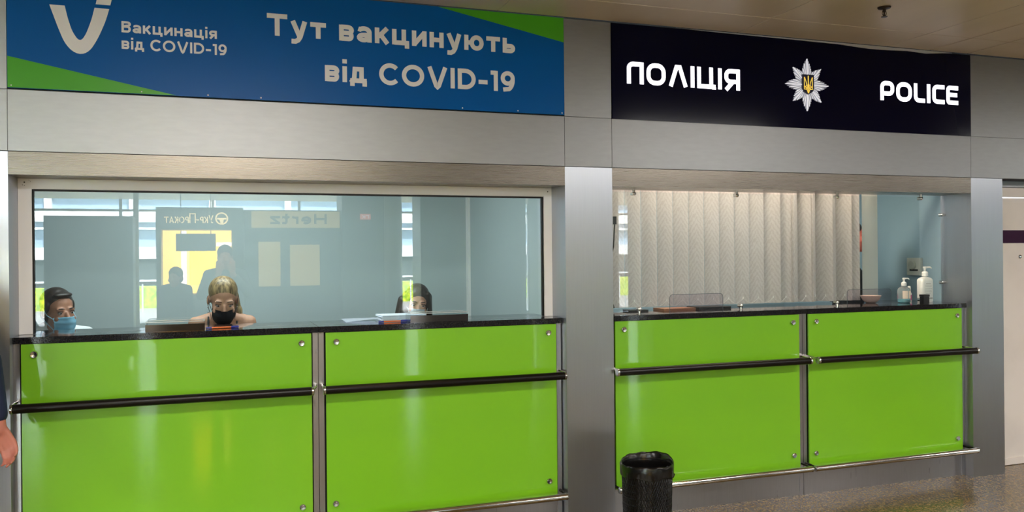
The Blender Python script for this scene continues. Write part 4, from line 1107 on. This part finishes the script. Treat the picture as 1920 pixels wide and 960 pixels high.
stool(J['pelvis'].x, J['pelvis'].y, pz - .15, 'round black stool under the man in the blue mask')

# the dark haired woman in the pale mask
hx, hy, hz = 1.30, 1.12, 1.232
J, pz = seat_pose(hx, hy + .03, 1.345, -.1)
T = head_T(hx, hy, hz, -.12, .12, .10)
pk = person('person with long dark hair in a pale face mask, behind the papers', J, T, skin_mat('light_skin', srgb(190, 142, 118)), slim=.88, top=mat('white_coat', srgb(220, 226, 232), .8), top_sleeve=1.9, trousers=m_denim, shirt_name='coat')
face_mask(T, pk, m_maskW); eyes(T, pk, m_irisB); brows(T, pk, m_dkh)
b = BM(); hair_cap(b, T, .004, True, .008)
for sx in (-1, 1):
    for a in ((.060, -.035, .075, .080, -.020, -.02, .020, .022), (.080, -.020, -.02, .092, -.025, -.13, .022, .026), (.092, -.025, -.13, .10, -.05, -.26, .026, .022), (.07, .03, .05, .085, .03, -.1, .03, .034), (.085, .03, -.1, .09, .03, -.25, .034, .026)):
        cap_mesh(b, T @ V((sx * a[0], a[1], a[2])), T @ V((sx * a[3], a[4], a[5])), a[6], a[7])
for a in ((-.03, .06, .0, -.05, .07, -.2, .05, .05), (.03, .06, .0, .05, .07, -.2, .05, .05), (-.10, -.0, .02, -.125, -.01, -.2, .03, .03)):
    cap_mesh(b, T @ V(a[:3]), T @ V(a[3:6]), a[6], a[7])
remesh('hair', b, .005, m_dkh, pk, 3)
stool(J['pelvis'].x, J['pelvis'].y, pz - .135, 'round black stool under the woman with long dark hair')

# standing figures
def stand_pose(x, y, H, yaw, arms=None):
    R = Matrix.Rotation(yaw, 3, 'Z'); o = V((x, y, 0)); k = H / 1.75
    q = lambda a, b, c: o + R @ V((a * k, b * k, c * k))
    J = dict(neck=q(0, .03, 1.49), chest=q(0, .02, 1.32), pelvis=q(0, .02, .96), sl=q(.175, .02, 1.42), sr=q(-.175, .02, 1.42),
             el=q(.22, .03, 1.12), er=q(-.22, .03, 1.12), wl=q(.24, -.05, .87), wr=q(-.24, -.05, .87),
             hl=q(.095, .02, .92), hr=q(-.095, .02, .92), kl=q(.10, -.0, .50), kr=q(-.10, -.0, .50), al=q(.10, .03, .095 / k), ar=q(-.10, .03, .095 / k))
    if arms:
        for n_, v in arms.items(): J[n_] = q(*v)
    return J, q
# officer behind the blind
J, q = stand_pose(4.765, 1.0, 1.79, .9)
T = head_T(4.775, .985, 1.79 - .118, .9, .05, 0)
m_uni = mat('dark_uniform', srgb(22, 25, 34), .8)
po = person('person in dark uniform standing in the gap of the vertical blind', J, T, skin_mat('ruddy_skin', srgb(205, 110, 96)), voxel=.008, top=m_uni, top_sleeve=1.9, trousers=m_uni, shirt_name='uniform_jacket')
b = BM(); hair_cap(b, T, .003, True, .008); remesh('hair', b, .006, m_dkh, po, 3); eyes(T, po, m_irisB); brows(T, po, m_dkh)
b = BM(); nk = V(J['neck']); lathe(b, [(.08, -.05), (.07, .0), (.066, .04), (.074, .03), (.09, -.05)], nk, 20); obj('shirt_collar', b, mat('pale_blue_shirt', srgb(185, 205, 220), .8), po, smooth=True)
# the passer-by whose hand swings into the picture
J, q = stand_pose(-1.12, -.36, 1.76, -PI / 2, None)
wr = V((-.845, -.335, .835))
J['sl'] = V((-1.05, -.235, 1.42)); J['el'] = V((-.893, -.30, 1.12)); J['wl'] = wr
J['kl'] = V((-1.23, -.30, .50)); J['al'] = V((-1.12, -.28, .13)); J['kr'] = V((-1.06, -.43, .5)); J['ar'] = V((-1.18, -.45, .095))
T = head_T(-1.15, -.36, 1.64, -PI / 2, 0, 0)
m_nv = mat('navy_jacket', srgb(18, 30, 62), .8)
pa_ = person('person in a navy sleeve walking past, hand swinging beside the left edge of the counter', J, T, skin_mat('passer_skin', srgb(188, 116, 98)), voxel=.006, top=m_nv, top_sleeve=1.78, trousers=m_denim, shirt_name='jacket', toe=(-1, 0, 0),
             hdirs={'l': (V((.42, 0, -.9)), V((.25, .95, .1)), V((-.85, .1, -.35)), .75)})
b = BM(); hair_cap(b, T, .003, True, .008); remesh('hair', b, .008, m_dkh, pa_, 3); eyes(T, pa_, m_irisB); brows(T, pa_, m_dkh)
# the photographer and a bystander, seen mirrored in the glass
J, q = stand_pose(.16, -5.0, 1.68, PI, dict(er=(-.26, -.10, 1.20), el=(.26, -.10, 1.20), wr=(-.07, -.27, 1.44), wl=(.07, -.27, 1.44)))
T = head_T(.16, -5.0, 1.68 - .118, PI, 0, 0)
m_gr = mat('dark_grey_top', srgb(60, 64, 66), .8)
pf = person('person holding up both hands, seen only as a reflection in the window', J, T, skin_mat('photographer_skin', srgb(200, 150, 125)), voxel=.010, top=m_gr, top_sleeve=1.8, trousers=m_denim, shirt_name='jumper', toe=(0, 1, 0),
           hdirs={'l': (V((0, .2, 1)), V((0, 1, 0)), V((.9, .1, .2)), .4), 'r': (V((0, .2, 1)), V((0, 1, 0)), V((-.9, .1, .2)), .4)})
b = BM(); hair_cap(b, T, .006, True, .008); remesh('hair', b, .008, m_dkh, pf, 3)
J, q = stand_pose(-.41, -6.6, 1.43, PI + .4)
T = head_T(-.41, -6.6, 1.43 - .118, PI + .4, 0, 0)
pb2 = person('person standing in the hall, seen only as a reflection before the yellow window', J, T, skin_mat('bystander_skin', srgb(200, 150, 125)), voxel=.010, top=m_gr, top_sleeve=1.8, trousers=m_denim, shirt_name='jumper', toe=(0, 1, 0))
b = BM(); hair_cap(b, T, .006, True, .008); remesh('hair', b, .008, m_dkh, pb2, 3)
